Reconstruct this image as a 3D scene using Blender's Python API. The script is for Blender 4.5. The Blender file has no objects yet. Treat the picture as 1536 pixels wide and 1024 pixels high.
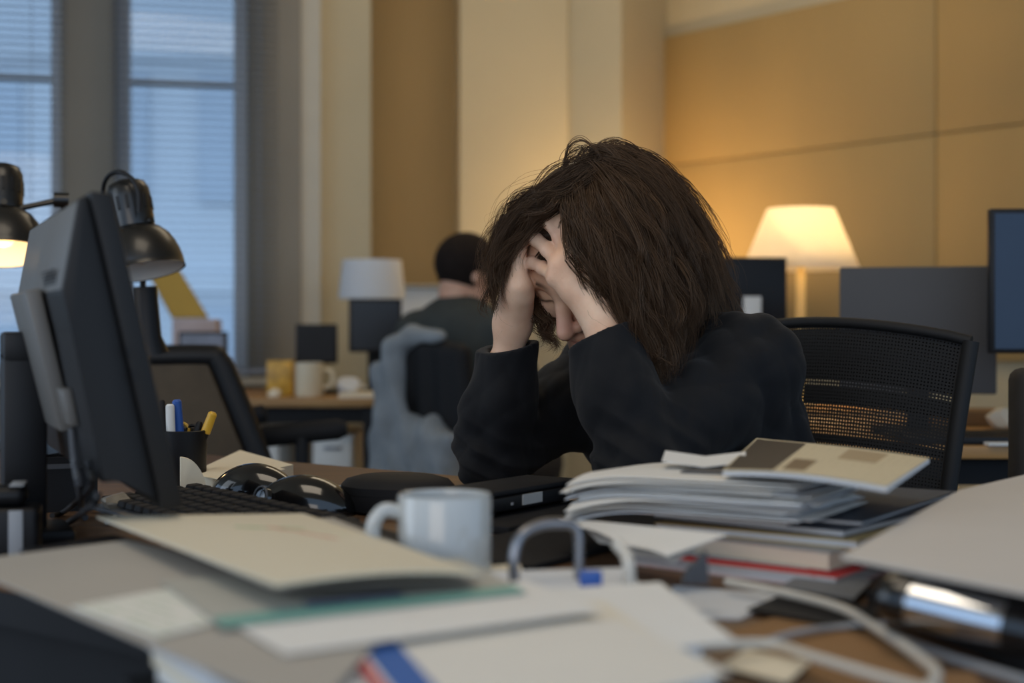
import bpy, bmesh, math, random
import numpy as np
from mathutils import Vector, Matrix, Euler

random.seed(7)
RNG = np.random.default_rng(11)
SC = bpy.context.scene
COL = SC.collection
FPX, CX, HY, ZC = 2133.33, 768.0, 490.0, 0.975
DESK = 0.74

def P(px, py, Y):
    """point that the photo shows at (px, py), standing Y metres away"""
    return Vector(((px - CX) / FPX * Y, Y, ZC - (py - HY) / FPX * Y))

def PZ(px, py, z):
    """point seen at (px, py) that lies at height z"""
    Y = (ZC - z) * FPX / (py - HY)
    return Vector(((px - CX) / FPX * Y, Y, z))

# ------------------------------------------------------------------ materials
def nodes(name):
    m = bpy.data.materials.new(name); m.use_nodes = True
    nt = m.node_tree
    return m, nt, nt.nodes['Principled BSDF'], nt.nodes['Material Output']

def rgb(r, g, b):
    f = lambda c: (c / 255 / 12.92) if c / 255 <= .04045 else ((c / 255 + .055) / 1.055) ** 2.4
    return (f(r), f(g), f(b), 1)

def mat(name, c, rough=.5, metal=0, var=.12, vscale=8, bump=0, bscale=60, spec=.5, stretch=None, c2=None, sheen=0, coat=0, detail=4):
    m, nt, b, out = nodes(name)
    tc = nt.nodes.new('ShaderNodeTexCoord')
    src = tc.outputs['Object']
    if stretch:
        mp = nt.nodes.new('ShaderNodeMapping'); mp.inputs['Scale'].default_value = stretch
        nt.links.new(src, mp.inputs['Vector']); src = mp.outputs['Vector']
    n = nt.nodes.new('ShaderNodeTexNoise'); n.inputs['Scale'].default_value = vscale; n.inputs['Detail'].default_value = detail
    nt.links.new(src, n.inputs['Vector'])
    r = nt.nodes.new('ShaderNodeValToRGB')
    a = c2 or tuple(x * (1 - var) for x in c[:3]) + (1,)
    d = tuple(min(1, x * (1 + var)) for x in c[:3]) + (1,) if not c2 else c
    r.color_ramp.elements[0].color = a; r.color_ramp.elements[1].color = d
    r.color_ramp.elements[0].position = .3; r.color_ramp.elements[1].position = .7
    nt.links.new(n.outputs['Fac'], r.inputs['Fac']); nt.links.new(r.outputs['Color'], b.inputs['Base Color'])
    b.inputs['Roughness'].default_value = rough; b.inputs['Metallic'].default_value = metal
    b.inputs['Specular IOR Level'].default_value = spec
    b.inputs['Sheen Weight'].default_value = sheen
    b.inputs['Coat Weight'].default_value = coat
    if bump:
        n2 = nt.nodes.new('ShaderNodeTexNoise'); n2.inputs['Scale'].default_value = bscale; n2.inputs['Detail'].default_value = 3
        nt.links.new(src, n2.inputs['Vector'])
        bp = nt.nodes.new('ShaderNodeBump'); bp.inputs['Strength'].default_value = bump; bp.inputs['Distance'].default_value = .004
        nt.links.new(n2.outputs['Fac'], bp.inputs['Height']); nt.links.new(bp.outputs['Normal'], b.inputs['Normal'])
    return m

def emit(name, c, s):
    m, nt, b, out = nodes(name)
    b.inputs['Base Color'].default_value = c
    b.inputs['Emission Color'].default_value = c; b.inputs['Emission Strength'].default_value = s
    return m

def print_mat(name, base, ink, lines=60, frac=.45, rough=.6, axis='Y', blocks=None):
    """paper with rows of printed text or picture blocks, in the sheet's own UV"""
    m, nt, b, out = nodes(name)
    tc = nt.nodes.new('ShaderNodeTexCoord')
    br = nt.nodes.new('ShaderNodeTexBrick')
    br.inputs['Scale'].default_value = 1
    br.inputs['Color1'].default_value = ink; br.inputs['Color2'].default_value = tuple(.6 * x + .4 * y for x, y in zip(ink, base))
    br.inputs['Mortar'].default_value = base
    br.inputs['Brick Width'].default_value = 2.3 / lines * 3; br.inputs['Row Height'].default_value = 1 / lines
    br.inputs['Mortar Size'].default_value = frac / lines
    br.offset = .37
    nt.links.new(tc.outputs['UV'], br.inputs['Vector'])
    n = nt.nodes.new('ShaderNodeTexNoise'); n.inputs['Scale'].default_value = 3.2
    nt.links.new(tc.outputs['UV'], n.inputs['Vector'])
    rp = nt.nodes.new('ShaderNodeValToRGB'); rp.color_ramp.elements[0].position = .5; rp.color_ramp.elements[1].position = .56
    nt.links.new(n.outputs['Fac'], rp.inputs['Fac'])
    mx = nt.nodes.new('ShaderNodeMixRGB'); mx.inputs['Color2'].default_value = base
    nt.links.new(rp.outputs['Color'], mx.inputs['Fac']); nt.links.new(br.outputs['Color'], mx.inputs['Color1'])
    last = mx.outputs['Color']
    for (u0, u1, v0, v1, c) in (blocks or []):
        sp = nt.nodes.new('ShaderNodeSeparateXYZ'); nt.links.new(tc.outputs['UV'], sp.inputs['Vector'])
        prod = None
        for o, lo, hi in ((sp.outputs['X'], u0, u1), (sp.outputs['Y'], v0, v1)):
            for op, val in (('GREATER_THAN', lo), ('LESS_THAN', hi)):
                k = nt.nodes.new('ShaderNodeMath'); k.operation = op; k.inputs[1].default_value = val
                nt.links.new(o, k.inputs[0])
                if prod is None: prod = k.outputs[0]
                else:
                    q = nt.nodes.new('ShaderNodeMath'); q.operation = 'MULTIPLY'
                    nt.links.new(prod, q.inputs[0]); nt.links.new(k.outputs[0], q.inputs[1]); prod = q.outputs[0]
        m2 = nt.nodes.new('ShaderNodeMixRGB'); m2.inputs['Color2'].default_value = c
        nt.links.new(prod, m2.inputs['Fac']); nt.links.new(last, m2.inputs['Color1']); last = m2.outputs['Color']
    nt.links.new(last, b.inputs['Base Color']); b.inputs['Roughness'].default_value = rough
    return m

# ------------------------------------------------------------------ mesh builder
class MB:
    def __init__(s): s.v, s.f, s.uv = [], [], {}
    def add(s, vs, fs, M=None):
        b = len(s.v)
        s.v += [tuple(M @ Vector(v)) if M else tuple(v) for v in vs]
        s.f += [tuple(b + i for i in f) for f in fs]
        return s
    def bm(s, bm, M=None):
        bm.verts.index_update()
        s.add([v.co.copy() for v in bm.verts], [[v.index for v in f.verts] for f in bm.faces], M); bm.free(); return s
    def box(s, c, d, M=None, bevel=0, seg=2):
        bm = bmesh.new(); bmesh.ops.create_cube(bm, size=1)
        for v in bm.verts: v.co = Vector((v.co.x * d[0] + c[0], v.co.y * d[1] + c[1], v.co.z * d[2] + c[2]))
        if bevel: bmesh.ops.bevel(bm, geom=bm.edges[:], offset=bevel, segments=seg, profile=.5, affect='EDGES')
        return s.bm(bm, M)
    def prism(s, poly, w0, w1, fn, bevel=0):
        """polygon of (a, b) swept from w0 to w1; fn(a, b, w) -> point"""
        bm = bmesh.new(); n = len(poly)
        A = [bm.verts.new((a, b, w0)) for a, b in poly]; B = [bm.verts.new((a, b, w1)) for a, b in poly]
        bm.faces.new(A[::-1]); bm.faces.new(B)
        for i in range(n): bm.faces.new((A[i], A[(i + 1) % n], B[(i + 1) % n], B[i]))
        if bevel: bmesh.ops.bevel(bm, geom=bm.edges[:], offset=bevel, segments=2, profile=.5, affect='EDGES')
        bmesh.ops.recalc_face_normals(bm, faces=bm.faces[:])
        for v in bm.verts: v.co = Vector(fn(*v.co))
        bmesh.ops.recalc_face_normals(bm, faces=bm.faces[:])
        return s.bm(bm)
    def tube(s, path, r, n=10, cap=True, flat=1, close=False):
        path = [Vector(p) for p in path]; m = len(path)
        rs = r if isinstance(r, (list, tuple)) else [r] * m
        vs, fs = [], []; up = None
        for i, p in enumerate(path):
            t = (path[min(i + 1, m - 1)] - path[max(i - 1, 0)]).normalized()
            if up is None:
                up = t.cross(Vector((0, 0, 1)));
                if up.length < .1: up = t.cross(Vector((0, 1, 0)))
                up.normalize()
            up = (up - t * up.dot(t)).normalized(); w = t.cross(up)
            for k in range(n):
                a = 2 * math.pi * k / n
                vs.append(p + up * math.cos(a) * rs[i] + w * math.sin(a) * rs[i] * flat)
        for i in range(m - 1):
            for k in range(n):
                fs.append((i * n + k, i * n + (k + 1) % n, (i + 1) * n + (k + 1) % n, (i + 1) * n + k))
        if cap: fs.append(tuple(range(n))[::-1]); fs.append(tuple((m - 1) * n + k for k in range(n)))
        return s.add(vs, fs)
    def lathe(s, prof, n=32, M=None, sx=1, sy=1, cap=True):
        vs, fs = [], []
        for r, z in prof:
            for k in range(n):
                a = 2 * math.pi * k / n; vs.append((r * math.cos(a) * sx, r * math.sin(a) * sy, z))
        m = len(prof)
        for i in range(m - 1):
            for k in range(n):
                fs.append((i * n + k, i * n + (k + 1) % n, (i + 1) * n + (k + 1) % n, (i + 1) * n + k))
        if cap and prof[0][0] > 1e-6: fs.append(tuple(range(n))[::-1])
        if cap and prof[-1][0] > 1e-6: fs.append(tuple((m - 1) * n + k for k in range(n)))
        return s.add(vs, fs, M)
    def sheet(s, c4, nx=10, ny=10, th=.0006, fn=None):
        """four corners (u0v0, u1v0, u1v1, u0v1) -> solid bent sheet with UV"""
        a, b, c, d = [Vector(x) for x in c4]
        base = len(s.v)
        nrm = (b - a).cross(d - a).normalized()
        if nrm.z < 0: nrm = -nrm
        up = nrm * th
        for lay in (0, 1):
            for j in range(ny + 1):
                for i in range(nx + 1):
                    u, v = i / nx, j / ny
                    p = a * (1 - u) * (1 - v) + b * u * (1 - v) + c * u * v + d * (1 - u) * v
                    if fn: p = p + Vector(fn(u, v))
                    s.uv[len(s.v)] = (u, v)
                    s.v.append(tuple(p + (up if lay else up * 0)))
        N = (nx + 1) * (ny + 1); idx = lambda i, j, l: base + l * N + j * (nx + 1) + i
        for j in range(ny):
            for i in range(nx):
                s.f.append((idx(i, j, 1), idx(i + 1, j, 1), idx(i + 1, j + 1, 1), idx(i, j + 1, 1)))
                s.f.append((idx(i, j, 0), idx(i, j + 1, 0), idx(i + 1, j + 1, 0), idx(i + 1, j, 0)))
        for i in range(nx):
            s.f.append((idx(i, 0, 0), idx(i + 1, 0, 0), idx(i + 1, 0, 1), idx(i, 0, 1)))
            s.f.append((idx(i, ny, 0), idx(i, ny, 1), idx(i + 1, ny, 1), idx(i + 1, ny, 0)))
        for j in range(ny):
            s.f.append((idx(0, j, 0), idx(0, j, 1), idx(0, j + 1, 1), idx(0, j + 1, 0)))
            s.f.append((idx(nx, j, 0), idx(nx, j + 1, 0), idx(nx, j + 1, 1), idx(nx, j, 1)))
        return s
    def build(s, name, m, parent=None, angle=35, smooth=True, fix=True):
        o0 = Vector(parent['_loc']) if parent is not None and '_loc' in parent else Vector((0, 0, 0))
        me = bpy.data.meshes.new(name)
        me.from_pydata([tuple(Vector(v) - o0) for v in s.v], [], s.f)
        if fix:
            bm = bmesh.new(); bm.from_mesh(me); bmesh.ops.recalc_face_normals(bm, faces=bm.faces[:]); bm.to_mesh(me); bm.free()
        if s.uv:
            ul = me.uv_layers.new(name='UVMap')
            for lp in me.loops: ul.data[lp.index].uv = s.uv.get(lp.vertex_index, (0, 0))
        if smooth:
            me.shade_smooth(); me.set_sharp_from_angle(angle=math.radians(angle))
        me.materials.append(m)
        o = bpy.data.objects.new(name, me); COL.objects.link(o)
        if parent is not None:
            o.parent = parent
            if '_loc' in parent: o['_loc'] = list(parent['_loc'])
        return o

def thing(name, label, cat, loc=(0, 0, 0), group=None):
    o = bpy.data.objects.new(name, None); COL.objects.link(o)
    o.location = loc; o.empty_display_size = .05
    o['label'] = label; o['category'] = cat; o['_loc'] = list(loc)
    if group: o['group'] = group
    return o

def tag(o, label, cat, group=None):
    o['label'] = label; o['category'] = cat
    if group: o['group'] = group
    return o

def struct(o, label=None):
    o['kind'] = 'structure'
    if label: o['label'] = label
    return o

def frame(o, x, z=(0, 0, 1)):
    """matrix with origin o, local x along x and local z as near z as can be"""
    x = Vector(x).normalized(); z = Vector(z); y = z.cross(x).normalized(); z = x.cross(y)
    return Matrix(((x.x, y.x, z.x, o[0]), (x.y, y.y, z.y, o[1]), (x.z, y.z, z.z, o[2]), (0, 0, 0, 1)))

def smooth_path(pts, n=8):
    pts = [Vector(p) for p in pts]; out = []
    for i in range(len(pts) - 1):
        p0 = pts[max(i - 1, 0)]; p1 = pts[i]; p2 = pts[i + 1]; p3 = pts[min(i + 2, len(pts) - 1)]
        for k in range(n):
            t = k / n
            out.append(.5 * ((2 * p1) + (-p0 + p2) * t + (2 * p0 - 5 * p1 + 4 * p2 - p3) * t * t + (-p0 + 3 * p1 - 3 * p2 + p3) * t ** 3))
    out.append(pts[-1]); return out

# ------------------------------------------------------------------ signed distance modelling
class Grid:
    def __init__(s, lo, hi, h):
        s.lo = np.array(lo, np.float32); s.h = h
        s.n = np.ceil((np.array(hi) - np.array(lo)) / h).astype(int) + 1
        s.D = np.full(s.n, .05, np.float32)
    def _sub(s, blo, bhi):
        a = np.clip(np.floor((np.array(blo) - s.lo) / s.h).astype(int), 0, s.n)
        b = np.clip(np.ceil((np.array(bhi) - s.lo) / s.h).astype(int) + 1, 0, s.n)
        if np.any(b - a < 1): return None, None
        ax = [s.lo[i] + s.h * np.arange(a[i], b[i], dtype=np.float32) for i in range(3)]
        return tuple(slice(a[i], b[i]) for i in range(3)), np.meshgrid(*ax, indexing='ij')
    def op(s, fn, blo, bhi, k=.01, sub=False):
        m = .03 + k
        sl, pts = s._sub(np.array(blo) - m, np.array(bhi) + m)
        if sl is None: return
        d = fn(*pts).astype(np.float32); D = s.D[sl]
        if sub: d = -d; D2 = -D
        else: D2 = D
        hh = np.maximum(k - np.abs(D2 - d), 0) / k if k > 1e-6 else 0
        r = np.minimum(D2, d) - (hh * hh * k * .25 if k > 1e-6 else 0)
        if sub: r = np.maximum(D, d) + hh * hh * k * .25
        s.D[sl] = r
    def cone(s, a, b, ra, rb, k=.01, sub=False, cut=None, disp=None):
        a = np.array(a, float); b = np.array(b, float); ab = b - a; L2 = ab @ ab
        def fn(x, y, z):
            t = np.clip(((x - a[0]) * ab[0] + (y - a[1]) * ab[1] + (z - a[2]) * ab[2]) / L2, 0, 1)
            d = np.sqrt((x - a[0] - t * ab[0]) ** 2 + (y - a[1] - t * ab[1]) ** 2 + (z - a[2] - t * ab[2]) ** 2) - (ra + (rb - ra) * t)
            if disp is not None: d = d + disp(x, y, z, t)
            if cut is not None:
                c, n = cut
                d = np.maximum(d, (x - c[0]) * n[0] + (y - c[1]) * n[1] + (z - c[2]) * n[2])
            return d
        R = max(ra, rb)
        s.op(fn, np.minimum(a, b) - R, np.maximum(a, b) + R, k, sub)
    def ball(s, c, r, k=.01, sub=False): s.cone(c, np.array(c, float) + 1e-4, r, r, k, sub)
    def ell(s, c, axes, rad, k=.01, sub=False):
        c = np.array(c, float); A = [np.array(x, float) for x in axes]; r = np.array(rad, float)
        def fn(x, y, z):
            q = [((x - c[0]) * A[i][0] + (y - c[1]) * A[i][1] + (z - c[2]) * A[i][2]) for i in range(3)]
            k0 = np.sqrt(sum((q[i] / r[i]) ** 2 for i in range(3))); k1 = np.sqrt(sum((q[i] / r[i] ** 2) ** 2 for i in range(3)))
            return k0 * (k0 - 1) / np.maximum(k1, 1e-6)
        ext = np.sqrt(sum((A[i] * r[i]) ** 2 for i in range(3)))
        s.op(fn, c - ext, c + ext, k, sub)
    def merge(s, o, k=.003):
        hh = np.maximum(k - np.abs(s.D - o.D), 0) / k
        s.D = np.minimum(s.D, o.D) - hh * hh * k * .25
    def mesh(s):
        D = s.D; S = D < 0
        nx, ny, nz = D.shape
        cnt = np.zeros((nx - 1, ny - 1, nz - 1), np.int8)
        for i in (0, 1):
            for j in (0, 1):
                for k in (0, 1): cnt += S[i:nx - 1 + i, j:ny - 1 + j, k:nz - 1 + k]
        mix = (cnt > 0) & (cnt < 8)
        I = np.argwhere(mix); idx = np.full(mix.shape, -1, np.int64); idx[mix] = np.arange(len(I))
        pos = np.zeros((len(I), 3)); num = np.zeros(len(I))
        C = [(i, j, k) for i in (0, 1) for j in (0, 1) for k in (0, 1)]
        for a in C:
            for ax in range(3):
                if a[ax]: continue
                b = list(a); b[ax] = 1
                da = D[I[:, 0] + a[0], I[:, 1] + a[1], I[:, 2] + a[2]]; db = D[I[:, 0] + b[0], I[:, 1] + b[1], I[:, 2] + b[2]]
                c = (da < 0) != (db < 0); t = np.where(c, da / np.where(c, da - db, 1), 0)
                pt = np.repeat(np.array(a, float)[None], len(I), 0); pt[:, ax] += t
                pos[c] += pt[c]; num[c] += 1
        V = (I + pos / num[:, None]) * s.h + s.lo
        F = []
        for ax in range(3):
            b, c = (ax + 1) % 3, (ax + 2) % 3
            sl0 = [slice(None)] * 3; sl1 = [slice(None)] * 3
            sl0[ax] = slice(0, -1); sl1[ax] = slice(1, None)
            s0, s1 = S[tuple(sl0)], S[tuple(sl1)]
            E = np.argwhere(s0 != s1); E = E[(E[:, b] > 0) & (E[:, c] > 0) & (E[:, b] < D.shape[b] - 1) & (E[:, c] < D.shape[c] - 1)]
            def cell(db, dc):
                q = E.copy(); q[:, b] += db; q[:, c] += dc; return idx[q[:, 0], q[:, 1], q[:, 2]]
            Q = np.stack([cell(-1, -1), cell(0, -1), cell(0, 0), cell(-1, 0)], 1)
            inside = s0[E[:, 0], E[:, 1], E[:, 2]]
            Q[~inside] = Q[~inside][:, ::-1]
            F.append(Q)
        return V, np.concatenate(F)

def np_mesh(name, V, F, m, parent=None):
    me = bpy.data.meshes.new(name)
    o0 = np.array(parent['_loc']) if parent is not None and '_loc' in parent else 0
    V = np.asarray(V) - o0; F = np.asarray(F); k = F.shape[1]
    me.vertices.add(len(V)); me.vertices.foreach_set('co', V.astype(np.float32).ravel())
    me.loops.add(F.size); me.loops.foreach_set('vertex_index', F.astype(np.int32).ravel())
    me.polygons.add(len(F)); me.polygons.foreach_set('loop_start', np.arange(0, F.size, k, dtype=np.int32))
    me.update(calc_edges=True); me.validate(); me.shade_smooth()
    me.materials.append(m)
    o = bpy.data.objects.new(name, me); COL.objects.link(o)
    if parent is not None:
        o.parent = parent
        if '_loc' in parent: o['_loc'] = list(parent['_loc'])
    return o

def keep_largest(V, F):
    n = len(V); p = np.arange(n)
    for _ in range(2000):
        q = p.copy(); mn = q[F].min(1)
        for i in range(F.shape[1]): np.minimum.at(q, F[:, i], mn)
        q = q[q]
        if (q == p).all(): break
        p = q
    lab, c = np.unique(p, return_counts=True)
    big = lab[c.argmax()]; kv = p == big
    new = np.cumsum(kv) - 1
    return V[kv], new[F[kv[F[:, 0]]]]
# ================================================================== THE ROOM
M_beige = mat('plaster_beige', rgb(192, 178, 146), .85, var=.04, vscale=2, bump=.1, bscale=40)
M_tan = mat('panel_tan', rgb(174, 147, 100), .8, var=.07, vscale=3, bump=.15, bscale=120, stretch=(1, 1, .25))
M_tan2 = mat('board_tan', rgb(166, 138, 88), .75, var=.06, vscale=2.5, bump=.15, bscale=90, stretch=(1, 1, .2))
M_pier = mat('plaster_grey', rgb(140, 133, 120), .85, var=.05, vscale=3)
M_trimlight = mat('trim_paint', rgb(190, 184, 168), .6, var=.03)
M_floor = mat('carpet', rgb(92, 84, 74), .95, var=.15, vscale=60, bump=.4, bscale=300)
M_ceil = mat('ceiling_paint', rgb(215, 205, 185), .9, var=.03)
M_frame = mat('window_paint', rgb(215, 218, 222), .5, var=.03)
M_slat = mat('slat_aluminium', rgb(140, 148, 160), .45, metal=.2, var=.03)
M_white = mat('white_paint', rgb(225, 222, 214), .5, var=.03)

def glass_mat():
    m, nt, b, out = nodes('window_glass')
    t = nt.nodes.new('ShaderNodeBsdfTransparent'); t.inputs['Color'].default_value = (.93, .96, .97, 1)
    g = nt.nodes.new('ShaderNodeBsdfGlossy'); g.inputs['Roughness'].default_value = .02
    fr = nt.nodes.new('ShaderNodeFresnel'); fr.inputs['IOR'].default_value = 1.45
    mx = nt.nodes.new('ShaderNodeMixShader')
    nt.links.new(fr.outputs[0], mx.inputs[0]); nt.links.new(t.outputs[0], mx.inputs[1]); nt.links.new(g.outputs[0], mx.inputs[2])
    nt.links.new(mx.outputs[0], out.inputs['Surface'])
    return m
M_glass = glass_mat()

struct(MB().box((0, 3, -.05), (14, 14, .1)).build('floor', M_floor))
CEIL = 3.1
struct(MB().box((0, 3.6, CEIL + .05), (14, 9, .1)).build('ceiling', M_ceil))

WD = Vector((math.cos(math.radians(13)), math.sin(math.radians(13)), 0)); WN = Vector((-WD.y, WD.x, 0))
W0 = P(0, 490, 5.35); W0.z = 0
def ww(px, off=0):
    """distance along the window wall at image column px"""
    o = W0 + WN * off; k = (px - CX) / FPX
    return (k * o.y - o.x) / (WD.x - k * WD.y)
def wbox(t0, t1, z0, z1, n0, n1, mb=None, bevel=0):
    mb = mb or MB()
    M = frame(W0, WD)
    return mb.box(((t0 + t1) / 2, (n0 + n1) / 2, (z0 + z1) / 2), (abs(t1 - t0), abs(n1 - n0), z1 - z0), M, bevel)
tL = -3.2
a0, a1 = ww(-330), ww(91); b0, b1 = ww(172), ww(373); e1 = ww(452)
SILL = .78
mb = MB()
wbox(tL, e1 + .05, 0, SILL, 0, .3, mb); wbox(tL, e1 + .05, 2.75, CEIL, 0, .3, mb)
for s, e in ((tL, a0), (a1, b0), (b1, e1)): wbox(s, e, SILL, 2.75, 0, .3, mb)
struct(mb.build('wall_window', M_pier, smooth=False))
for i, (s, e) in enumerate(((a0, a1), (b0, b1))):
    fr = MB(); w = .05
    for (x0, x1, z0, z1) in ((s, s + w, SILL, 2.75), (e - w, e, SILL, 2.75), (s + w, e - w, SILL, SILL + w), (s + w, e - w, 2.75 - w, 2.75), (s + w, e - w, 1.94, 1.96)):
        wbox(x0, x1, z0, z1, .17, .23, fr)
    o = struct(fr.build('window_%d' % (i + 1), M_frame, smooth=False))
    g = wbox(s + w, e - w, SILL + w, 2.7, .195, .2).build('window_pane', M_glass, o, smooth=False)
struct(wbox(a0, e1, SILL - .03, SILL, -.1, -.001).build('trim_1', M_trimlight), 'grey window sill running below both windows')
# venetian blinds, slats open and level
def blind(label, t0, t1):
    c = W0 + WD * ((t0 + t1) / 2) + WN * -.045
    r = thing('venetian_blind', label, 'blind', (c.x, c.y, 2.8))
    wbox(t0, t1, 2.78, 2.83, -.09, -.04).build('head_rail', M_slat, r)
    s = MB(); z = .83
    M = frame(W0, WD)
    while z < 2.77:
        for q in range(4):
            n0, n1 = -.083 + q * .0095, -.083 + (q + 1) * .0095
            h0, h1 = [.0035 * (1 - ((x + .064) / .019) ** 2) - .05 * (x + .064) for x in (n0, n1)]
            s.add([(t0, n0, z + h0), (t1, n0, z + h0), (t1, n1, z + h1), (t0, n1, z + h1)], [(0, 1, 2, 3)], M)
        z += .0285
    s.build('slats', M_slat, r, fix=False)
    wbox(t0, t1, .795, .815, -.08, -.045).build('bottom_rail', M_slat, r)
    for f in (.12, .88): wbox(t0 + (t1 - t0) * f, t0 + (t1 - t0) * f + .003, .815, 2.78, -.066, -.064).build('ladder_cord', M_slat, r)
blind('open grey venetian blind over the left window behind the lit desk lamp', a0 - .04, ww(99, -.06))
blind('open grey venetian blind over the window beside the beige pilaster', ww(165, -.06), ww(418, -.06))

def pbox(px0, px1, Y0, Y1, z0, z1, thick, name, m):
    """upright wall slab whose front face runs from column px0 at Y0 to column px1 at Y1"""
    p0, p1 = P(px0, 490, Y0), P(px1, 490, Y1); d = Vector((p1.x - p0.x, p1.y - p0.y, 0)); L = d.length
    M = frame((p0.x, p0.y, 0), d)
    return struct(MB().box((L / 2, thick / 2, (z0 + z1) / 2), (L, thick, z1 - z0), M).build(name, m, smooth=False))
pbox(449, 481, 5.62, 5.64, 0, CEIL, .4, 'trim_2', M_trimlight)
pbox(479, 556, 5.72, 5.74, 0, CEIL, .9, 'wall_pilaster', M_beige)
pbox(540, 720, 6.25, 6.25, 0, CEIL, .1, 'wall_alcove', M_tan)
pbox(690, 852, 6.05, 6.12, 0, CEIL, .5, 'wall_middle', M_beige)
pbox(852, 932, 6.14, 6.02, 0, CEIL, .5, 'wall_return', M_beige)
RW0 = P(930, 490, 6.7); RWD = Vector((.836, -1, 0)).normalized(); RWN = Vector((-RWD.y, RWD.x, 0))
RW0.z = 0
def rw(px, off=0):
    o = RW0 + RWN * off; k = (px - CX) / FPX
    return (k * o.y - o.x) / (RWD.x - k * RWD.y)
RM = frame(RW0, RWD)
rend = 6.0
struct(MB().box(((rend - .2) / 2, .15, CEIL / 2), (rend + .2, .3, CEIL), RM).build('wall_right', M_beige, smooth=False))
s0, s1, s2 = rw(981, -.03), rw(1404, -.03), rw(1404, -.03) + 1.6
n = 3
for (x0, x1) in ((s0, s1 - .0025), (s1 + .0025, s2), (s2 + .005, s2 + 1.6)):
    for (z0, z1) in ((.85, 1.697), (1.702, 2.285)):
        struct(MB().box(((x0 + x1) / 2, -.0155, (z0 + z1) / 2), (x1 - x0, .029, z1 - z0), RM, .003).build('trim_%d' % n, M_tan2)); n += 1

# ---------------------------------------------------------------- outside
M_fac = mat('stone_facade', rgb(225, 228, 232), .9, var=.05, vscale=.4)
M_fwin = mat('facade_glass', rgb(200, 208, 218), .5, var=.06, vscale=.6)
bl = thing('building', 'pale stone building across the street seen through the window blinds', 'building', (-6, 19, -6))
MB().box((-6, 21, 3), (26, 3, 22)).build('facade', M_fac, bl)
for fl in range(5):
    z = -4 + fl * 3.2
    MB().box((-6, 19.42, z + 2.35), (26, .18, .22)).build('ledge', M_fac, bl)
    for k in range(9):
        x = -12.5 + k * 1.75
        w = MB().box((x, 19.46, z + 1.15), (1.05, .1, 1.75)).build('window', M_fwin, bl)
        MB().box((x, 19.39, z + 1.15), (.06, .05, 1.75)).build('mullion', M_fac, w)
gd = MB().box((-4, 20, -6.2), (40, 16, .2)).build('street', M_floor); gd['kind'] = 'structure'

w = bpy.data.worlds.new('dusk'); SC.world = w; w.use_nodes = True
bg = w.node_tree.nodes['Background']; bg.inputs['Color'].default_value = (.40, .565, .80, 1); bg.inputs['Strength'].default_value = 1.5

def light(kind, name, loc, energy, color, size=.1, rot=None, size_y=None, spot=None):
    d = bpy.data.lights.new(name, kind); d.energy = energy; d.color = color
    if kind == 'AREA':
        d.size = size
        if size_y: d.shape = 'RECTANGLE'; d.size_y = size_y
    else: d.shadow_soft_size = size
    if kind == 'SPOT': d.spot_size = spot; d.spot_blend = .6
    o = bpy.data.objects.new(name, d); COL.objects.link(o); o.location = loc
    if rot: o.rotation_euler = rot
    return o
WARM = (1, .63, .28)
light('AREA', 'ceiling_fill_desk', (-.3, 1.1, CEIL - .02), 17, (1, .86, .68), 1.2)  # fill light added under the ceiling, no fixture modelled
light('AREA', 'ceiling_fill_back', (.3, 4.7, CEIL - .02), 13, (1, .84, .60), 1.4)  # second added ceiling fill, for the back of the room
light('AREA', 'side_window_fill', (-3.2, 1.4, 1.7), 17, (.80, .90, 1), 2.2, (0, math.radians(-90), math.radians(8)), 1.5)  # added area light standing in for unseen windows at the side
light('AREA', 'rear_fill', (-1.2, -2.6, 1.8), 30, (1, .84, .66), 2.6, (math.radians(90), 0, math.radians(-15)), 1.6)  # warm fill added behind the camera to brighten skin and front faces

# ---------------------------------------------------------------- camera
cd = bpy.data.cameras.new('camera'); cam = bpy.data.objects.new('camera', cd); COL.objects.link(cam)
cam.location = (0, 0, ZC); cam.rotation_euler = (math.radians(90), 0, 0)
cd.lens = 50; cd.sensor_width = 36; cd.shift_y = (HY - 512) / 1536
cd.dof.use_dof = True; cd.dof.focus_distance = 1.97; cd.dof.aperture_fstop = 2.8
cd.clip_start = .02
SC.camera = cam
SC.view_settings.view_transform = 'Standard'; SC.view_settings.look = 'None'
SC.view_settings.exposure = 0; SC.view_settings.gamma = 1; SC.view_settings.use_curve_mapping = False
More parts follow.
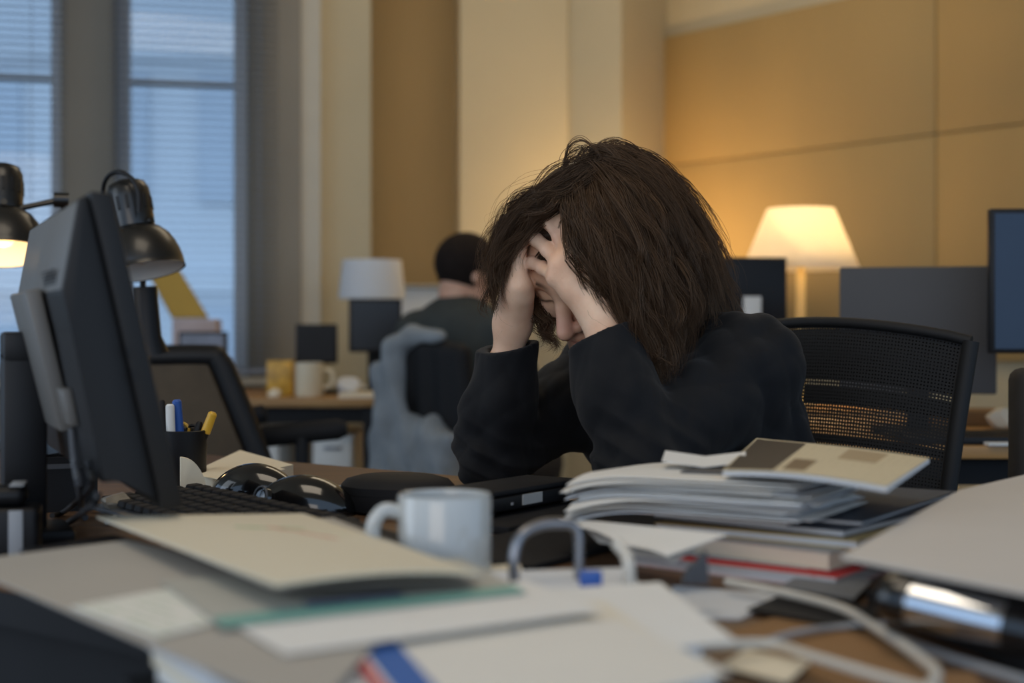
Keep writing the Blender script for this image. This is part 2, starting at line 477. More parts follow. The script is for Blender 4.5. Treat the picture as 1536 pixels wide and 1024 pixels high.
# ================================================================== THE PERSON AT THE DESK
def skin_mat(name, c=(.84, .55, .37)):
    m, nt, b, out = nodes(name)
    tc = nt.nodes.new('ShaderNodeTexCoord')
    n = nt.nodes.new('ShaderNodeTexNoise'); n.inputs['Scale'].default_value = 22; n.inputs['Detail'].default_value = 5
    nt.links.new(tc.outputs['Object'], n.inputs['Vector'])
    r = nt.nodes.new('ShaderNodeValToRGB')
    r.color_ramp.elements[0].color = (c[0] * .88, c[1] * .78, c[2] * .74, 1); r.color_ramp.elements[1].color = (c[0] * 1.06, c[1] * 1.1, c[2] * 1.12, 1)
    r.color_ramp.elements[0].position = .3; r.color_ramp.elements[1].position = .72
    nt.links.new(n.outputs['Fac'], r.inputs['Fac'])
    at = nt.nodes.new('ShaderNodeAttribute'); at.attribute_name = 'tint'
    mx = nt.nodes.new('ShaderNodeMixRGB'); mx.blend_type = 'MIX'
    sp = nt.nodes.new('ShaderNodeSeparateColor'); nt.links.new(at.outputs['Color'], sp.inputs['Color'])
    nt.links.new(sp.outputs['Red'], mx.inputs['Fac']); nt.links.new(r.outputs['Color'], mx.inputs['Color1']); mx.inputs['Color2'].default_value = (.52, .17, .15, 1)
    m2 = nt.nodes.new('ShaderNodeMixRGB'); nt.links.new(sp.outputs['Green'], m2.inputs['Fac']); nt.links.new(mx.outputs['Color'], m2.inputs['Color1'])
    m2.inputs['Color2'].default_value = (.035, .022, .016, 1)
    nt.links.new(m2.outputs['Color'], b.inputs['Base Color'])
    b.inputs['Roughness'].default_value = .5; b.inputs['Specular IOR Level'].default_value = .4
    b.inputs['Subsurface Weight'].default_value = .12; b.inputs['Subsurface Radius'].default_value = (1, .35, .2); b.inputs['Subsurface Scale'].default_value = .008
    n2 = nt.nodes.new('ShaderNodeTexNoise'); n2.inputs['Scale'].default_value = 160
    nt.links.new(tc.outputs['Object'], n2.inputs['Vector'])
    bp = nt.nodes.new('ShaderNodeBump'); bp.inputs['Strength'].default_value = .25; bp.inputs['Distance'].default_value = .002
    nt.links.new(n2.outputs['Fac'], bp.inputs['Height']); nt.links.new(bp.outputs['Normal'], b.inputs['Normal'])
    return m
M_skin = skin_mat('skin')
M_knit = mat('black_jersey', rgb(17, 18, 21), .82, var=.12, vscale=30, bump=.12, bscale=900, spec=.25, sheen=.05)
M_denim = mat('dark_trousers', rgb(28, 30, 38), .9, var=.1, vscale=40)
M_leather = mat('black_leather', rgb(18, 17, 16), .45, var=.1)
def hair_mat(name, c1, c2):
    m, nt, b, out = nodes(name)
    at = nt.nodes.new('ShaderNodeAttribute'); at.attribute_name = 'tint'
    sp = nt.nodes.new('ShaderNodeSeparateColor'); nt.links.new(at.outputs['Color'], sp.inputs['Color'])
    mx = nt.nodes.new('ShaderNodeMixRGB'); mx.inputs['Color1'].default_value = c1; mx.inputs['Color2'].default_value = c2
    nt.links.new(sp.outputs['Red'], mx.inputs['Fac']); nt.links.new(mx.outputs['Color'], b.inputs['Base Color'])
    b.inputs['Roughness'].default_value = .36; b.inputs['Specular IOR Level'].default_value = .5
    b.inputs['Specular Tint'].default_value = (.8, .62, .45, 1)
    return m
M_hair = hair_mat('brown_hair', (.022, .013, .009, 1), (.115, .062, .032, 1))

V3 = lambda v: np.array((v[0], v[1], v[2]), float)
HC = V3(P(885, 375, 2.05))
Fh = np.array((-.46, -.59, -.66)); Fh /= np.linalg.norm(Fh)
Uh = np.array((0, 0, 1.)) - Fh[2] * Fh; Uh /= np.linalg.norm(Uh)
Lh = np.cross(Uh, Fh)
HS = 1.06
def H(f, l, u): return HC + HS * (f * Fh + l * Lh + u * Uh)
C7 = V3(P(1030, 494, 2.17))
Lb = np.array((.6, -.8, 0))
SHL = V3(P(1122, 550, 2.03)); SHR = C7 - .17 * Lb + np.array((0, 0, -.06))
ELL = V3(P(955, 700, 1.84)); ELR = V3(P(738, 683, 2.08))
PEL = V3(P(1112, 880, 2.20))
person = thing('person', 'person in a black long-sleeved top, bowed head held in both hands at the desk', 'person', (float(PEL[0]), float(PEL[1]), 0))

gh = Grid(HC - .2, HC + np.array((.24, .24, .17)), .0021)
AX = (Fh, Lh, Uh)
hell = lambda f, l, u, rf, rl, ru, k=.012, sub=False: gh.ell(H(f, l, u), AX, np.array((rf, rl, ru)) * HS, k, sub)
hcon = lambda a, b, ra, rb, k=.01, sub=False: gh.cone(H(*a), H(*b), ra * HS, rb * HS, k, sub)
hell(-.012, 0, .02, .098, .077, .088)
hell(.04, 0, .015, .054, .064, .06, .02)
hell(.034, 0, -.05, .060, .058, .076, .03)
for s in (-1, 1):
    hcon((.0, s * .054, -.058), (.072, s * .018, -.106), .017, .019, .03)
    hcon((.066, s * .042, -.032), (.05, s * .052, -.028), .02, .018, .03)
    gh.ell(H(-.008, s * .077, -.012), (Fh, Lh, Uh), np.array((.019, .008, .031)) * HS, .006)
    gh.ball(H(-.004, s * .088, -.010), .009, .004, True)
hcon((.08, -.036, .014), (.084, 0, .009), .012, .012, .016); hcon((.084, 0, .009), (.08, .036, .014), .012, .012, .016)
for s in (-1, 1):
    gh.ball(H(.103, s * .032, -.008), .019 * HS, .014, True)
    gh.ball(H(.0755, s * .0315, -.0085), .0150 * HS, .004)
    hcon((.089, s * .018, -.0115), (.083, s * .046, -.0125), .0022, .0018, .003)
hcon((.090, 0, .004), (.100, 0, -.018), .0085, .0088, .012); hcon((.100, 0, -.018), (.1165, 0, -.0455), .0088, .0122, .008)
for s in (-1, 1):
    hcon((.104, s * .0135, -.0475), (.094, s * .0155, -.047), .0082, .0072, .006)
    gh.ball(H(.107, s * .0070, -.059), .0042 * HS, .003, True)
hell(.078, 0, -.075, .021, .028, .024, .02)
hcon((.094, -.017, -.0735), (.0985, 0, -.0715), .0045, .006, .006); hcon((.0985, 0, -.0715), (.094, .017, -.0735), .006, .0045, .006)
hcon((.0925, -.014, -.0835), (.097, 0, -.0845), .0055, .007, .006); hcon((.097, 0, -.0845), (.0925, .014, -.0835), .007, .0055, .006)
hcon((.103, -.02, -.0775), (.103, .02, -.0775), .0022, .0022, .003, True)
hcon((.078, -.008, -.107), (.078, .008, -.107), .019, .019, .025)

def head_Y(px, py):
    """how far away the bare head is along the ray through (px, py)"""
    for Y in np.arange(1.86, 2.25, .002):
        q = ((V3(P(px, py, Y)) - gh.lo) / gh.h).astype(int)
        if (q >= 0).all() and (q < gh.n).all() and gh.D[tuple(q)] < 0: return float(Y)
    return None

lo = np.minimum.reduce([ELL, ELR, HC - .2, PEL]) - .09; hi = np.maximum.reduce([HC + .17, SHL, SHR, PEL, C7]) + .12
lo[2] = .668; hi[2] = HC[2] + .175
ga = Grid(lo, hi, .0025)
# --- near (left) hand: wrist, knuckles and finger joints where the photo shows them
def on_head(px, py, gap, dflt=2.0):
    y = head_Y(px, py); return V3(P(px, py, (y if y else dflt) - gap))
WL = V3(P(897, 468, 1.905))
nearY = lambda px, py, g: on_head(px, py, g)
near = {
 'index':  [(866, 381), (848, 348), (836, 322), (834, 305)],
 'middle': [(855, 386), (840, 354), (826, 335), (814, 333)],
 'ring':   [(842, 400), (822, 374), (805, 360), (796, 358)],
 'little': [(836, 416), (815, 402), (799, 394), (789, 391)]}
rad = {'index': (.0118, .0102, .0095, .0084), 'middle': (.0120, .0105, .0098, .0086), 'ring': (.0116, .0102, .0095, .0084), 'little': (.0106, .0091, .0084, .0074)}
gaps = (.022, .021, .015, .006)
def finger(g, J, R, k=.004):
    for i in range(3): g.cone(J[i], J[i + 1], R[i], R[i + 1], k)
    g.ball(J[1], R[1] * 1.08, .003); g.ball(J[2], R[2] * 1.05, .003)
gf = Grid(HC - .2, HC + np.array((.24, .24, .17)), .0021)
nearJ = {}
for nm, pts in near.items():
    J = [on_head(px, py, g, 1.96) for (px, py), g in zip(pts, gaps)]
    J[0] = V3(P(*pts[0], min(J[0][1], 1.915 + .012 * (nm == 'index'))))
    nearJ[nm] = J
    finger(gf, J, rad[nm])
    gf.cone(WL + (J[0] - WL) * .12, J[0], .0145, .0118, .016)
    gf.ball(J[0], .0122, .005)
K = nearJ
gf.cone(WL, (K['middle'][0] + K['ring'][0]) / 2, .0195, .014, .018)
gf.cone(WL + np.array((-.004, .004, .006)), K['little'][0] * .6 + WL * .4, .017, .014, .018)
TH = [WL + np.array((.012, .018, .02)), V3(P(893, 425, 1.955)), V3(P(886, 395, 1.965)), V3(P(878, 372, 1.968))]
finger(gf, TH, (.016, .0125, .0105, .0088), .01)
# --- far (right) hand along the right temple, little finger towards us
WR = V3(P(768, 487, 2.045))
farK = {'little': ([(780, 428), (778, 400), (780, 378), (787, 358)], 1.985),
        'ring':   ([(775, 418), (770, 386), (774, 362), (785, 345)], 2.008),
        'middle': ([(773, 414), (767, 380), (773, 354), (787, 336)], 2.032),
        'index':  ([(776, 416), (771, 384), (777, 360), (790, 342)], 2.056)}
for nm, (pts, yy) in farK.items():
    J = [V3(P(px, py, yy)) for px, py in pts]
    finger(gf, J, rad[nm])
    gf.cone(WR + (J[0] - WR) * .1, J[0], .0165, .0125, .02)
gf.cone(WR + np.array((.006, -.002, .0)), V3(P(781, 444, 2.0)), .0165, .0165, .02)
gf.cone(WR, V3(P(776, 430, 2.02)), .0175, .017, .02)
finger(gf, [WR + np.array((.006, .02, .02)), H(.0, -.092, -.045), H(.012, -.084, -.022), H(.02, -.079, -.004)], (.015, .0125, .0105, .009), .01)

# forearms (bare wrists), upper arms, neck and chest under the top
def arm(g, S, E, Wp, r, k=.02):
    g.cone(S, E, r[0], r[1], k); g.cone(E, E + (Wp - E) * .45, r[1] * .95, r[2], k); g.cone(E + (Wp - E) * .45, E + (Wp - E) * .70, r[2], r[2] * .8, k)
arm(ga, SHL, ELL, WL, (.048, .037, .036, .0225)); arm(ga, SHR, ELR, WR, (.048, .037, .036, .0215))
for g in (gf,):
    g.cone(WL + (ELL - WL) * .24, WL, .0245, .0205, .02); g.cone(WR + (ELR - WR) * .28, WR, .0245, .0190, .02)
    g.cone(WL + (ELL - WL) * .22 + Lb * .008, WL + Lb * .006, .020, .0165, .02)
CH = C7 * .62 + PEL * .38 + np.array((-.03, -.035, 0))
ga.cone(H(-.035, 0, -.07), C7, .052, .054, .03); ga.cone(SHL, SHR, .05, .05, .05); ga.cone(C7, CH, .062, .10, .05); ga.cone(CH, PEL, .11, .12, .05)
for s_ in (-1, 1): ga.cone(CH + Lb * .06 * s_, PEL + Lb * .07 * s_, .095, .10, .04)
# bring head and hands onto the same grid (resampled) so the body is one skin
def resample(src, dst):
    i0 = np.maximum(np.ceil((src.lo - dst.lo) / dst.h).astype(int), 0)
    i1 = np.minimum(np.floor((src.lo + (src.n - 2) * src.h - dst.lo) / dst.h).astype(int), dst.n - 1)
    ax = [(dst.lo[i] + dst.h * np.arange(i0[i], i1[i] + 1) - src.lo[i]) / src.h for i in range(3)]
    out = np.full(dst.n, .05, np.float32)
    b = [np.floor(a).astype(int) for a in ax]; t = [(a - q).astype(np.float32) for a, q in zip(ax, b)]
    acc = 0
    for c in np.ndindex(2, 2, 2):
        w = 1
        for i in range(3):
            wi = t[i] if c[i] else 1 - t[i]
            w = w * wi.reshape([-1 if j == i else 1 for j in range(3)])
        acc = acc + w * src.D[np.ix_(*[b[i] + c[i] for i in range(3)])]
    out[i0[0]:i1[0] + 1, i0[1]:i1[1] + 1, i0[2]:i1[2] + 1] = acc
    return out
fine = Grid(lo, hi, .0022)
base = resample(ga, fine); head = resample(gh, fine); hand = resample(gf, fine)
def smin(a, b, k):
    h_ = np.maximum(k - np.abs(a - b), 0) / k
    return np.minimum(a, b) - h_ * h_ * k * .25
fine.D = smin(smin(base, head, .02), hand, .003)
del base
V, F4 = keep_largest(*fine.mesh())
body = np_mesh('body', V, F4, M_skin, person)
# real colour of the skin: redder nose, lips, knuckles; dark brows and lashes
Q = (V - HC) / HS; lf, ll, lu = Q @ Fh, Q @ Lh, Q @ Uh
red = .55 * np.exp(-(((lf - .112) / .02) ** 2 + (ll / .02) ** 2 + ((lu + .04) / .022) ** 2))
red += .75 * np.exp(-(((lf - .097) / .012) ** 2 + (ll / .018) ** 4 + ((lu + .078) / .009) ** 2))
for s in (-1, 1): red += .25 * np.exp(-(((lf - .075) / .03) ** 2 + ((ll - s * .045) / .02) ** 2 + ((lu + .03) / .02) ** 2))
for J in nearJ.values():
    for q in J[:3]: red += .22 * np.exp(-((V - q) ** 2).sum(1) / .011 ** 2)
dark = np.zeros(len(V))
for s in (-1, 1):
    bx = (ll * s - .033) / .024
    dark = np.maximum(dark, .85 * np.exp(-(bx ** 4) - ((lu - .0195 + .004 * bx ** 2) / .0045) ** 2) * (lf > .06))
    dark = np.maximum(dark, .8 * np.exp(-(((ll * s - .032) / .016) ** 4) - ((lu + .0145) / .0022) ** 2) * (lf > .07))
qi = np.clip(np.round((V - gf.lo) / gf.h).astype(int), 0, gf.n - 1)
dark *= (gf.D[qi[:, 0], qi[:, 1], qi[:, 2]] > .0035)
tint = np.stack([np.clip(red, 0, .8), np.clip(dark, 0, .9), np.zeros(len(V)), np.ones(len(V))], 1)
ca = body.data.attributes.new('tint', 'FLOAT_COLOR', 'POINT'); ca.data.foreach_set('color', tint.astype(np.float32).ravel())
del fine

# ---- the black top
gs = Grid(lo - .02, hi, .0034)
rs_ = np.random.RandomState(3)
waves = [(rs_.normal(size=3) * np.array((26, 26, 15)), rs_.rand() * 6.28, .0008 + .0013 * rs_.rand()) for _ in range(8)]
def crease(x, y, z):
    d = 0
    for w_, ph, a_ in waves:
        q = np.sin(x * w_[0] + y * w_[1] + z * w_[2] + ph + 1.3 * np.sin(x * 11 + z * 17 + ph)); d = d + a_ * (1 - np.abs(q)) * 2 - a_
    return d
def fold(E, dirv, n, amp):
    """folds gathering round the bend of the elbow"""
    def fn(x, y, z, t):
        r = (x - E[0]) ** 2 + (y - E[1]) ** 2 + (z - E[2]) ** 2
        s = (x - E[0]) * dirv[0] + (y - E[1]) * dirv[1] + (z - E[2]) * dirv[2]
        w = x * 9 + z * 13 - y * 7
        return crease(x, y, z) - amp * np.exp(-r / .075 ** 2) * (1 - np.abs(np.sin(s * n + w)) * 2)
    return fn
CUL = WL + (ELL - WL) * .165; nL = (WL - ELL); nL = nL / np.linalg.norm(nL); nL = nL * .9 + np.array((-.20, .0, .15)); nL /= np.linalg.norm(nL)
CUR = WR + (ELR - WR) * .16; nR = (WR - ELR); nR = nR / np.linalg.norm(nR); nR = nR * .95 + np.array((-.32, 0, .0)); nR /= np.linalg.norm(nR)
def sleeve(S, E, Wc, n_, r, dirv):
    gs.cone(S, E, r[0], r[1], .03, disp=fold(E, dirv, 95, .0055))
    mid = E + (Wc - E) * .5
    gs.cone(E, mid, r[1] * .98, r[2], .018, disp=fold(E, dirv, 85, .005))
    gs.cone(mid, Wc + (Wc - mid) * .35, r[2], r[3], .02, cut=(Wc, n_), disp=lambda x, y, z, t: crease(x, y, z))
sleeve(SHL, ELL, CUL, nL, (.066, .052, .052, .046), np.array((.5, .1, .85)))
sleeve(SHR, ELR, CUR, nR, (.064, .050, .047, .038), np.array((.4, -.2, .9)))
gs.cone(SHL, SHR, .062, .06, .05, disp=lambda x, y, z, t: crease(x, y, z))
nk = Fh * .0 + np.array((-.45, -.25, .85)); nk /= np.linalg.norm(nk)
ncut = C7 + np.array((-.035, -.02, .03))
gs.cone(C7 + np.array((-.06, -.05, .03)), C7, .056, .064, .03, cut=(ncut, nk))
gs.cone(C7, CH, .072, .12, .06, disp=lambda x, y, z, t: crease(x, y, z)); gs.cone(CH, PEL, .122, .135, .05, disp=lambda x, y, z, t: 1.6 * crease(x, y, z))
for s_ in (-1, 1):
    gs.cone(CH + Lb * .075 * s_, PEL + Lb * .085 * s_, .105, .118, .05, disp=lambda x, y, z, t: 1.6 * crease(x, y, z))
# open cuffs and the neck opening
gs.cone(CUL - nL * .02, CUL + nL * .03, .031, .033, .004, True); gs.cone(CUR - nR * .02, CUR + nR * .03, .030, .031, .004, True)
gs.cone(C7 + np.array((-.05, -.04, .03)), C7 + np.array((-.12, -.1, .09)), .057, .062, .006, True)
zz = gs.lo[2] + gs.h * np.arange(gs.n[2]); gs.D = np.maximum(gs.D, (.655 - zz)[None, None, :].astype(np.float32))
# elbows flatten on the desk top
gs.D = np.maximum(gs.D, np.where((gs.lo[1] + gs.h * np.arange(gs.n[1])[None, :, None] < 2.12) & (gs.lo[0] + gs.h * np.arange(gs.n[0])[:, None, None] < .22), (DESK + .0015) - zz[None, None, :], -1).astype(np.float32))
V, F4 = keep_largest(*gs.mesh())
np_mesh('long_sleeved_top', V, F4, M_knit, person)
del gs

# ---- trousers and shoes under the desk
gt = Grid((-.45, 1.35, -.01), (.75, 2.6, .76), .008)
Fb = np.array((-.8, -.6, 0))
SEAT = np.array((PEL[0], PEL[1], .56))
for s_ in (-1, 1):
    hip = SEAT + Lb * .085 * s_; kn = hip + Fb * .40 + Lb * .04 * s_ + np.array((0, 0, -.03)); an = kn + np.array((.02, .02, -.43))
    gt.cone(hip, kn, .088, .062, .03); gt.cone(kn, an, .060, .046, .02)
gt.ell(SEAT + np.array((0, 0, .02)), (Fb, Lb, np.array((0, 0, 1.))), (.12, .17, .11), .05)
gt.cone(SEAT + np.array((0, 0, .02)), SEAT + np.array((0, 0, .09)), .11, .12, .04)
np_mesh('trousers', *keep_largest(*gt.mesh()), M_denim, person)
for s_ in (-1, 1):
    hip = SEAT + Lb * .085 * s_; kn = hip + Fb * .40 + Lb * .04 * s_; an = kn + np.array((.02, .02, -.46))
    g = Grid((an - .2) * np.array((1, 1, 0)), (an + .2) * np.array((1, 1, 0)) + np.array((0, 0, .16)), .006)
    g.cone((an[0], an[1], .048), (*(an + Fb * .17)[:2], .034), .042, .030, .02); g.cone((an[0], an[1], .06), (an[0], an[1], .11), .04, .042, .02)
    np_mesh('shoe', *keep_largest(*g.mesh()), M_leather, person)

# ---- hair: a cap below and clumped, wavy strands over it
def to_l(p): q = (p - HC) / HS; return np.stack([q @ Fh, q @ Lh, q @ Uh], -1)
def to_w(q): return HC + HS * (q[..., 0:1] * Fh + q[..., 1:2] * Lh + q[..., 2:3] * Uh)
EC = np.array((-.012, 0, .02)); ER = np.array((.098, .077, .088))
def scalp(n):
    out = []
    while len(out) < n:
        d = RNG.normal(size=3); d /= np.linalg.norm(d); q = EC + ER * d
        f, l, u = q
        if u < -.06: continue
        if f > .045 and u < .050: continue
        if f > .01 and u < .005 + (f - .01) * 1.2: continue
        out.append(q)
    return np.array(out)
caps_ = [(SHL, SHR, .075), (SHL, ELL, .062), (C7, CH, .105), (ELL, WL, .052), (WL, nearJ['middle'][0], .026), (C7, HC, .05)]
def collide(p, off, caps):
    q = (to_l(p) - EC) / (ER + off[:, None]); r = np.linalg.norm(q, axis=1); ins = r < 1
    q[ins] /= r[ins][:, None]
    p = np.where(ins[:, None], to_w(q * (ER + off[:, None]) + EC), p)
    for a, b, R in caps:
        ab = b - a; t = np.clip(((p - a) @ ab) / (ab @ ab), 0, 1); c = a + t[:, None] * ab; d = p - c; L = np.linalg.norm(d, axis=1)
        ins = L < R; p = np.where(ins[:, None], c + d / np.maximum(L, 1e-5)[:, None] * R, p)
    return p
def grow(roots, steps, ds, off, wav, lift=.55):
    n = len(roots); nrm = (roots - EC) / ER ** 2; nrm /= np.linalg.norm(nrm, axis=1)[:, None]
    side = np.where(roots[:, 1] > -.012, 1., -1.)
    d = nrm * lift + np.stack([-.55 - 0 * side, side * .85, -.35 + 0 * side], 1)
    d[:, 0] += np.where((side < 0), .55, 0)
    d = d @ np.stack([Fh, Lh, Uh]); d /= np.linalg.norm(d, axis=1)[:, None]
    p = to_w(roots); path = [p]
    ph = RNG.random(n) * 6.28; fq = 16 + 14 * RNG.random(n); s2 = Lh[None] * side[:, None]
    for i in range(steps):
        t = i / steps
        g = np.array((0, 0, -1.)) * (.10 + .32 * t)
        # back hair is swept towards the shoulder on our right
        sw = np.clip(.02 - roots[:, 0], 0, .1)[:, None] * np.array((1.5, -.25, 0)) * (t < .8)
        wv = wav * np.sin(ph + fq * t)[:, None] * np.array((.8, .3, .3)) + wav * .6 * np.cos(1.7 * ph + fq * t)[:, None] * Lh
        d = d * .86 + g + sw + wv * .5
        d /= np.linalg.norm(d, axis=1)[:, None]
        p2 = collide(p + d * ds[:, None], off, caps_)
        d = p2 - p; d /= np.maximum(np.linalg.norm(d, axis=1), 1e-6)[:, None]
        p = p2; path.append(p)
    return np.stack(path, 1)
KG = 230; ST = 30
gr = scalp(KG * 5); gr = gr[(gr[:, 0] < -.02) & (gr[:, 1] > -.01)][:KG]; KG = len(gr)
glen = .15 + .08 * RNG.random(KG)
guides = grow(gr, ST, glen / ST, .006 + .014 * RNG.random(KG), np.full((KG, 1), .12), .0)
def key(pts, Yv):
    q = smooth_path([P(px, py, y) for (px, py), y in zip(pts, Yv)], 8); m = len(q) - 1
    return np.array([V3(q[int(round(i * m / ST))]) for i in range(ST + 1)])
def lock(pts, Yv, n=1, jit=.006):
    out = []
    for _ in range(n):
        ks = [(px + random.gauss(0, jit * 1000), py + random.gauss(0, jit * 700)) for px, py in pts]
        out.append(key(ks, [y + random.gauss(0, .006) for y in Yv]))
    return out
def veil(keys, n, jit=.004, wave=.004, depth=.012, roots=.006):
    """locks spread over a sheet of hair that runs from the first key lock to the last"""
    out = []; t = np.linspace(0, 1, ST + 1)[:, None]
    for i in range(n):
        s_ = (i + random.random()) / n * (len(keys) - 1); a = min(int(s_), len(keys) - 2); w_ = s_ - a
        p = keys[a] * (1 - w_) + keys[a + 1] * w_
        ph = RNG.random(3) * 6.28
        p = p + RNG.normal(size=3) * (roots + (jit - roots) * t) + wave * (.5 + RNG.random()) * np.sin(ph + t * (7 + 7 * RNG.random())) * np.minimum(1, t * 2.5)
        p[:, 1] += RNG.random() * depth * np.minimum(1, 4 * t[:, 0])
        out.append(p)
    return out
near_keys = [
 key([(868, 290), (855, 312), (858, 340), (878, 378), (900, 420), (938, 460), (964, 505), (974, 548)], (1.93, 1.905, 1.893, 1.888, 1.884, 1.878, 1.878, 1.885)),
 key([(874, 280), (874, 310), (892, 360), (918, 420), (948, 472), (968, 525), (984, 572)], (1.93, 1.895, 1.88, 1.872, 1.872, 1.88, 1.89)),
 key([(882, 270), (895, 305), (918, 365), (945, 430), (968, 495), (985, 545), (990, 578)], (1.935, 1.895, 1.875, 1.868, 1.875, 1.89, 1.90)),
 key([(892, 261), (920, 292), (950, 345), (976, 410), (992, 470), (1002, 520), (1000, 562)], (1.945, 1.905, 1.882, 1.876, 1.886, 1.90, 1.91)),
 key([(902, 255), (942, 275), (978, 322), (1006, 385), (1022, 440), (1026, 490), (1018, 535)], (1.955, 1.925, 1.905, 1.90, 1.91, 1.925, 1.93)),
 key([(908, 252), (955, 264), (994, 306), (1026, 362), (1048, 412), (1054, 452), (1040, 488)], (1.97, 1.955, 1.94, 1.94, 1.95, 1.965, 1.97)),
 key([(905, 251), (950, 259), (990, 295), (1024, 346), (1052, 384), (1071, 414), (1070, 438)], (2.0, 2.0, 1.99, 1.985, 1.985, 1.99, 2.0)),
 key([(905, 252), (945, 262), (985, 300), (1018, 352), (1044, 392), (1060, 425), (1058, 445)], (2.05, 2.06, 2.06, 2.05, 2.05, 2.05, 2.06))]
far_keys = [
 key([(908, 250), (880, 252), (856, 265), (822, 284), (786, 308), (760, 340), (746, 384), (741, 425), (746, 455)], (2.0, 1.995, 1.99, 1.99, 1.995, 2.0, 2.0, 2.0, 2.0)),
 key([(900, 252), (876, 261), (850, 277), (818, 298), (788, 322), (765, 354), (749, 394), (744, 428), (748, 456)], (1.96, 1.95, 1.955, 1.96, 1.965, 1.97, 1.98, 1.985, 1.985)),
 key([(893, 260), (870, 273), (848, 288), (820, 308), (794, 330), (772, 354), (758, 376), (752, 396)], (1.94, 1.935, 1.935, 1.94, 1.95, 1.96, 1.97, 1.975)),
 key([(884, 268), (852, 288), (830, 300), (806, 312), (786, 328), (773, 347)], (1.925, 1.922, 1.925, 1.935, 1.95, 1.96)),
 key([(876, 278), (852, 292), (836, 298), (820, 304), (803, 315), (790, 330)], (1.92, 1.915, 1.915, 1.92, 1.935, 1.95))]
extra = veil(near_keys, 330, .006, .0085, .02) + veil(near_keys[:5], 80, .007, .011, .006)
extra += veil(far_keys, 120, .007, .006, .012) + veil(far_keys[:2], 40, .007, .010, .02)
extra += lock([(800, 440), (808, 468), (824, 486), (820, 505), (834, 516), (824, 528)], (2.05, 2.03, 2.02, 2.01, 2.005, 2.0), 9, .006)
extra += lock([(796, 450), (806, 480), (814, 500), (806, 516)], (2.06, 2.05, 2.04, 2.03), 5, .006)
extra += lock([(745, 400), (742, 430), (738, 455), (742, 475)], (2.0, 2.0, 2.0, 2.0), 5, .006)
extra += lock([(985, 490), (990, 530), (978, 560), (985, 588)], (1.885, 1.885, 1.89, 1.895), 8, .006)
# combed back from the forehead under the spread fingers
for _ in range(60):
    u_ = random.random(); a = (802 + 48 * u_ + random.gauss(0, 2), 396 - 6 * u_ + random.gauss(0, 3)); b = (858 + 22 * u_, 318 - 22 * u_)
    pts = [(a[0] + (b[0] - a[0]) * q, a[1] + (b[1] - a[1]) * q) for q in (0, .33, .66, 1)]
    extra.append(key(pts, [(head_Y(*q) or 1.95) - g for q, g in zip(pts, (.002, .004, .005, .006))]))
guides = np.concatenate([guides, np.array(extra)])
KA = len(guides)
def strands(guides, per, spread, w0, frizz):
    Vs, Fs, Ts = [], [], []; base = 0; K, S = len(guides), guides.shape[1]
    t = np.linspace(0, 1, S)
    ring = np.array([(math.cos(a), math.sin(a)) for a in (0, 2.094, 4.189)])
    for gi in range(K):
        tone = RNG.random() * .5
        for _ in range(per):
            o = RNG.normal(size=3) * spread; ph = RNG.random(3) * 6.28; fq = 2.5 + 4.5 * RNG.random(3)
            am = frizz * (.4 + RNG.random())
            path = guides[gi] + o * (1 - .55 * t + .9 * np.maximum(t - .75, 0) * RNG.random() * 4)[:, None] + am * np.sin(ph + t[:, None] * fq * 2) * t[:, None] ** .8
            path = path[: int(S * (.7 + .3 * RNG.random()))]; m = len(path)
            tg = np.gradient(path, axis=0); tg /= np.linalg.norm(tg, axis=1)[:, None] + 1e-9
            a = np.cross(tg, (.3, .9, .2)); a /= np.linalg.norm(a, axis=1)[:, None] + 1e-9; b = np.cross(tg, a)
            w = w0 * (.7 + .6 * RNG.random()) * (1 - np.linspace(0, 1, m) ** 3 * .85)
            vs = path[:, None] + w[:, None, None] * (ring[None, :, 0:1] * a[:, None] + ring[None, :, 1:2] * b[:, None])
            Vs.append(vs.reshape(-1, 3)); k = np.arange(m - 1)[:, None] * 3 + base
            for q in range(3):
                r = (q + 1) % 3
                Fs.append(np.concatenate([k + q, k + r, k + 3 + r, k + 3 + q], 1))
            Ts.append(np.full(m * 3, np.clip(tone + .5 * RNG.random(), 0, 1) * (.55 + .45 * np.repeat(np.linspace(0, 1, m), 3)))); base += m * 3
    return np.concatenate(Vs), np.concatenate(Fs), np.concatenate(Ts)
def hair_obj(name, guides, per, spread, w0, frizz, m, parent):
    V, F4, T = strands(guides, per, spread, w0, frizz)
    o = np_mesh(name, V, F4, m, parent)
    ca = o.data.attributes.new('tint', 'FLOAT_COLOR', 'POINT')
    c = np.ones((len(o.data.vertices), 4), np.float32); c[:, 0] = T[:len(c)]; ca.data.foreach_set('color', c.ravel())
    o['kind'] = 'stuff'
    return o
hair = hair_obj('hair', guides, 17, .0034, .00037, .0036, M_hair, person)
hair['label'] = 'long wavy dark brown hair'
fly = hair_obj('stray_hair', np.array(veil(near_keys, 70, .010, .014, .01, .008) + veil(far_keys[:3], 60, .010, .014, .02, .008)), 3, .009, .00022, .010, M_hair, hair)
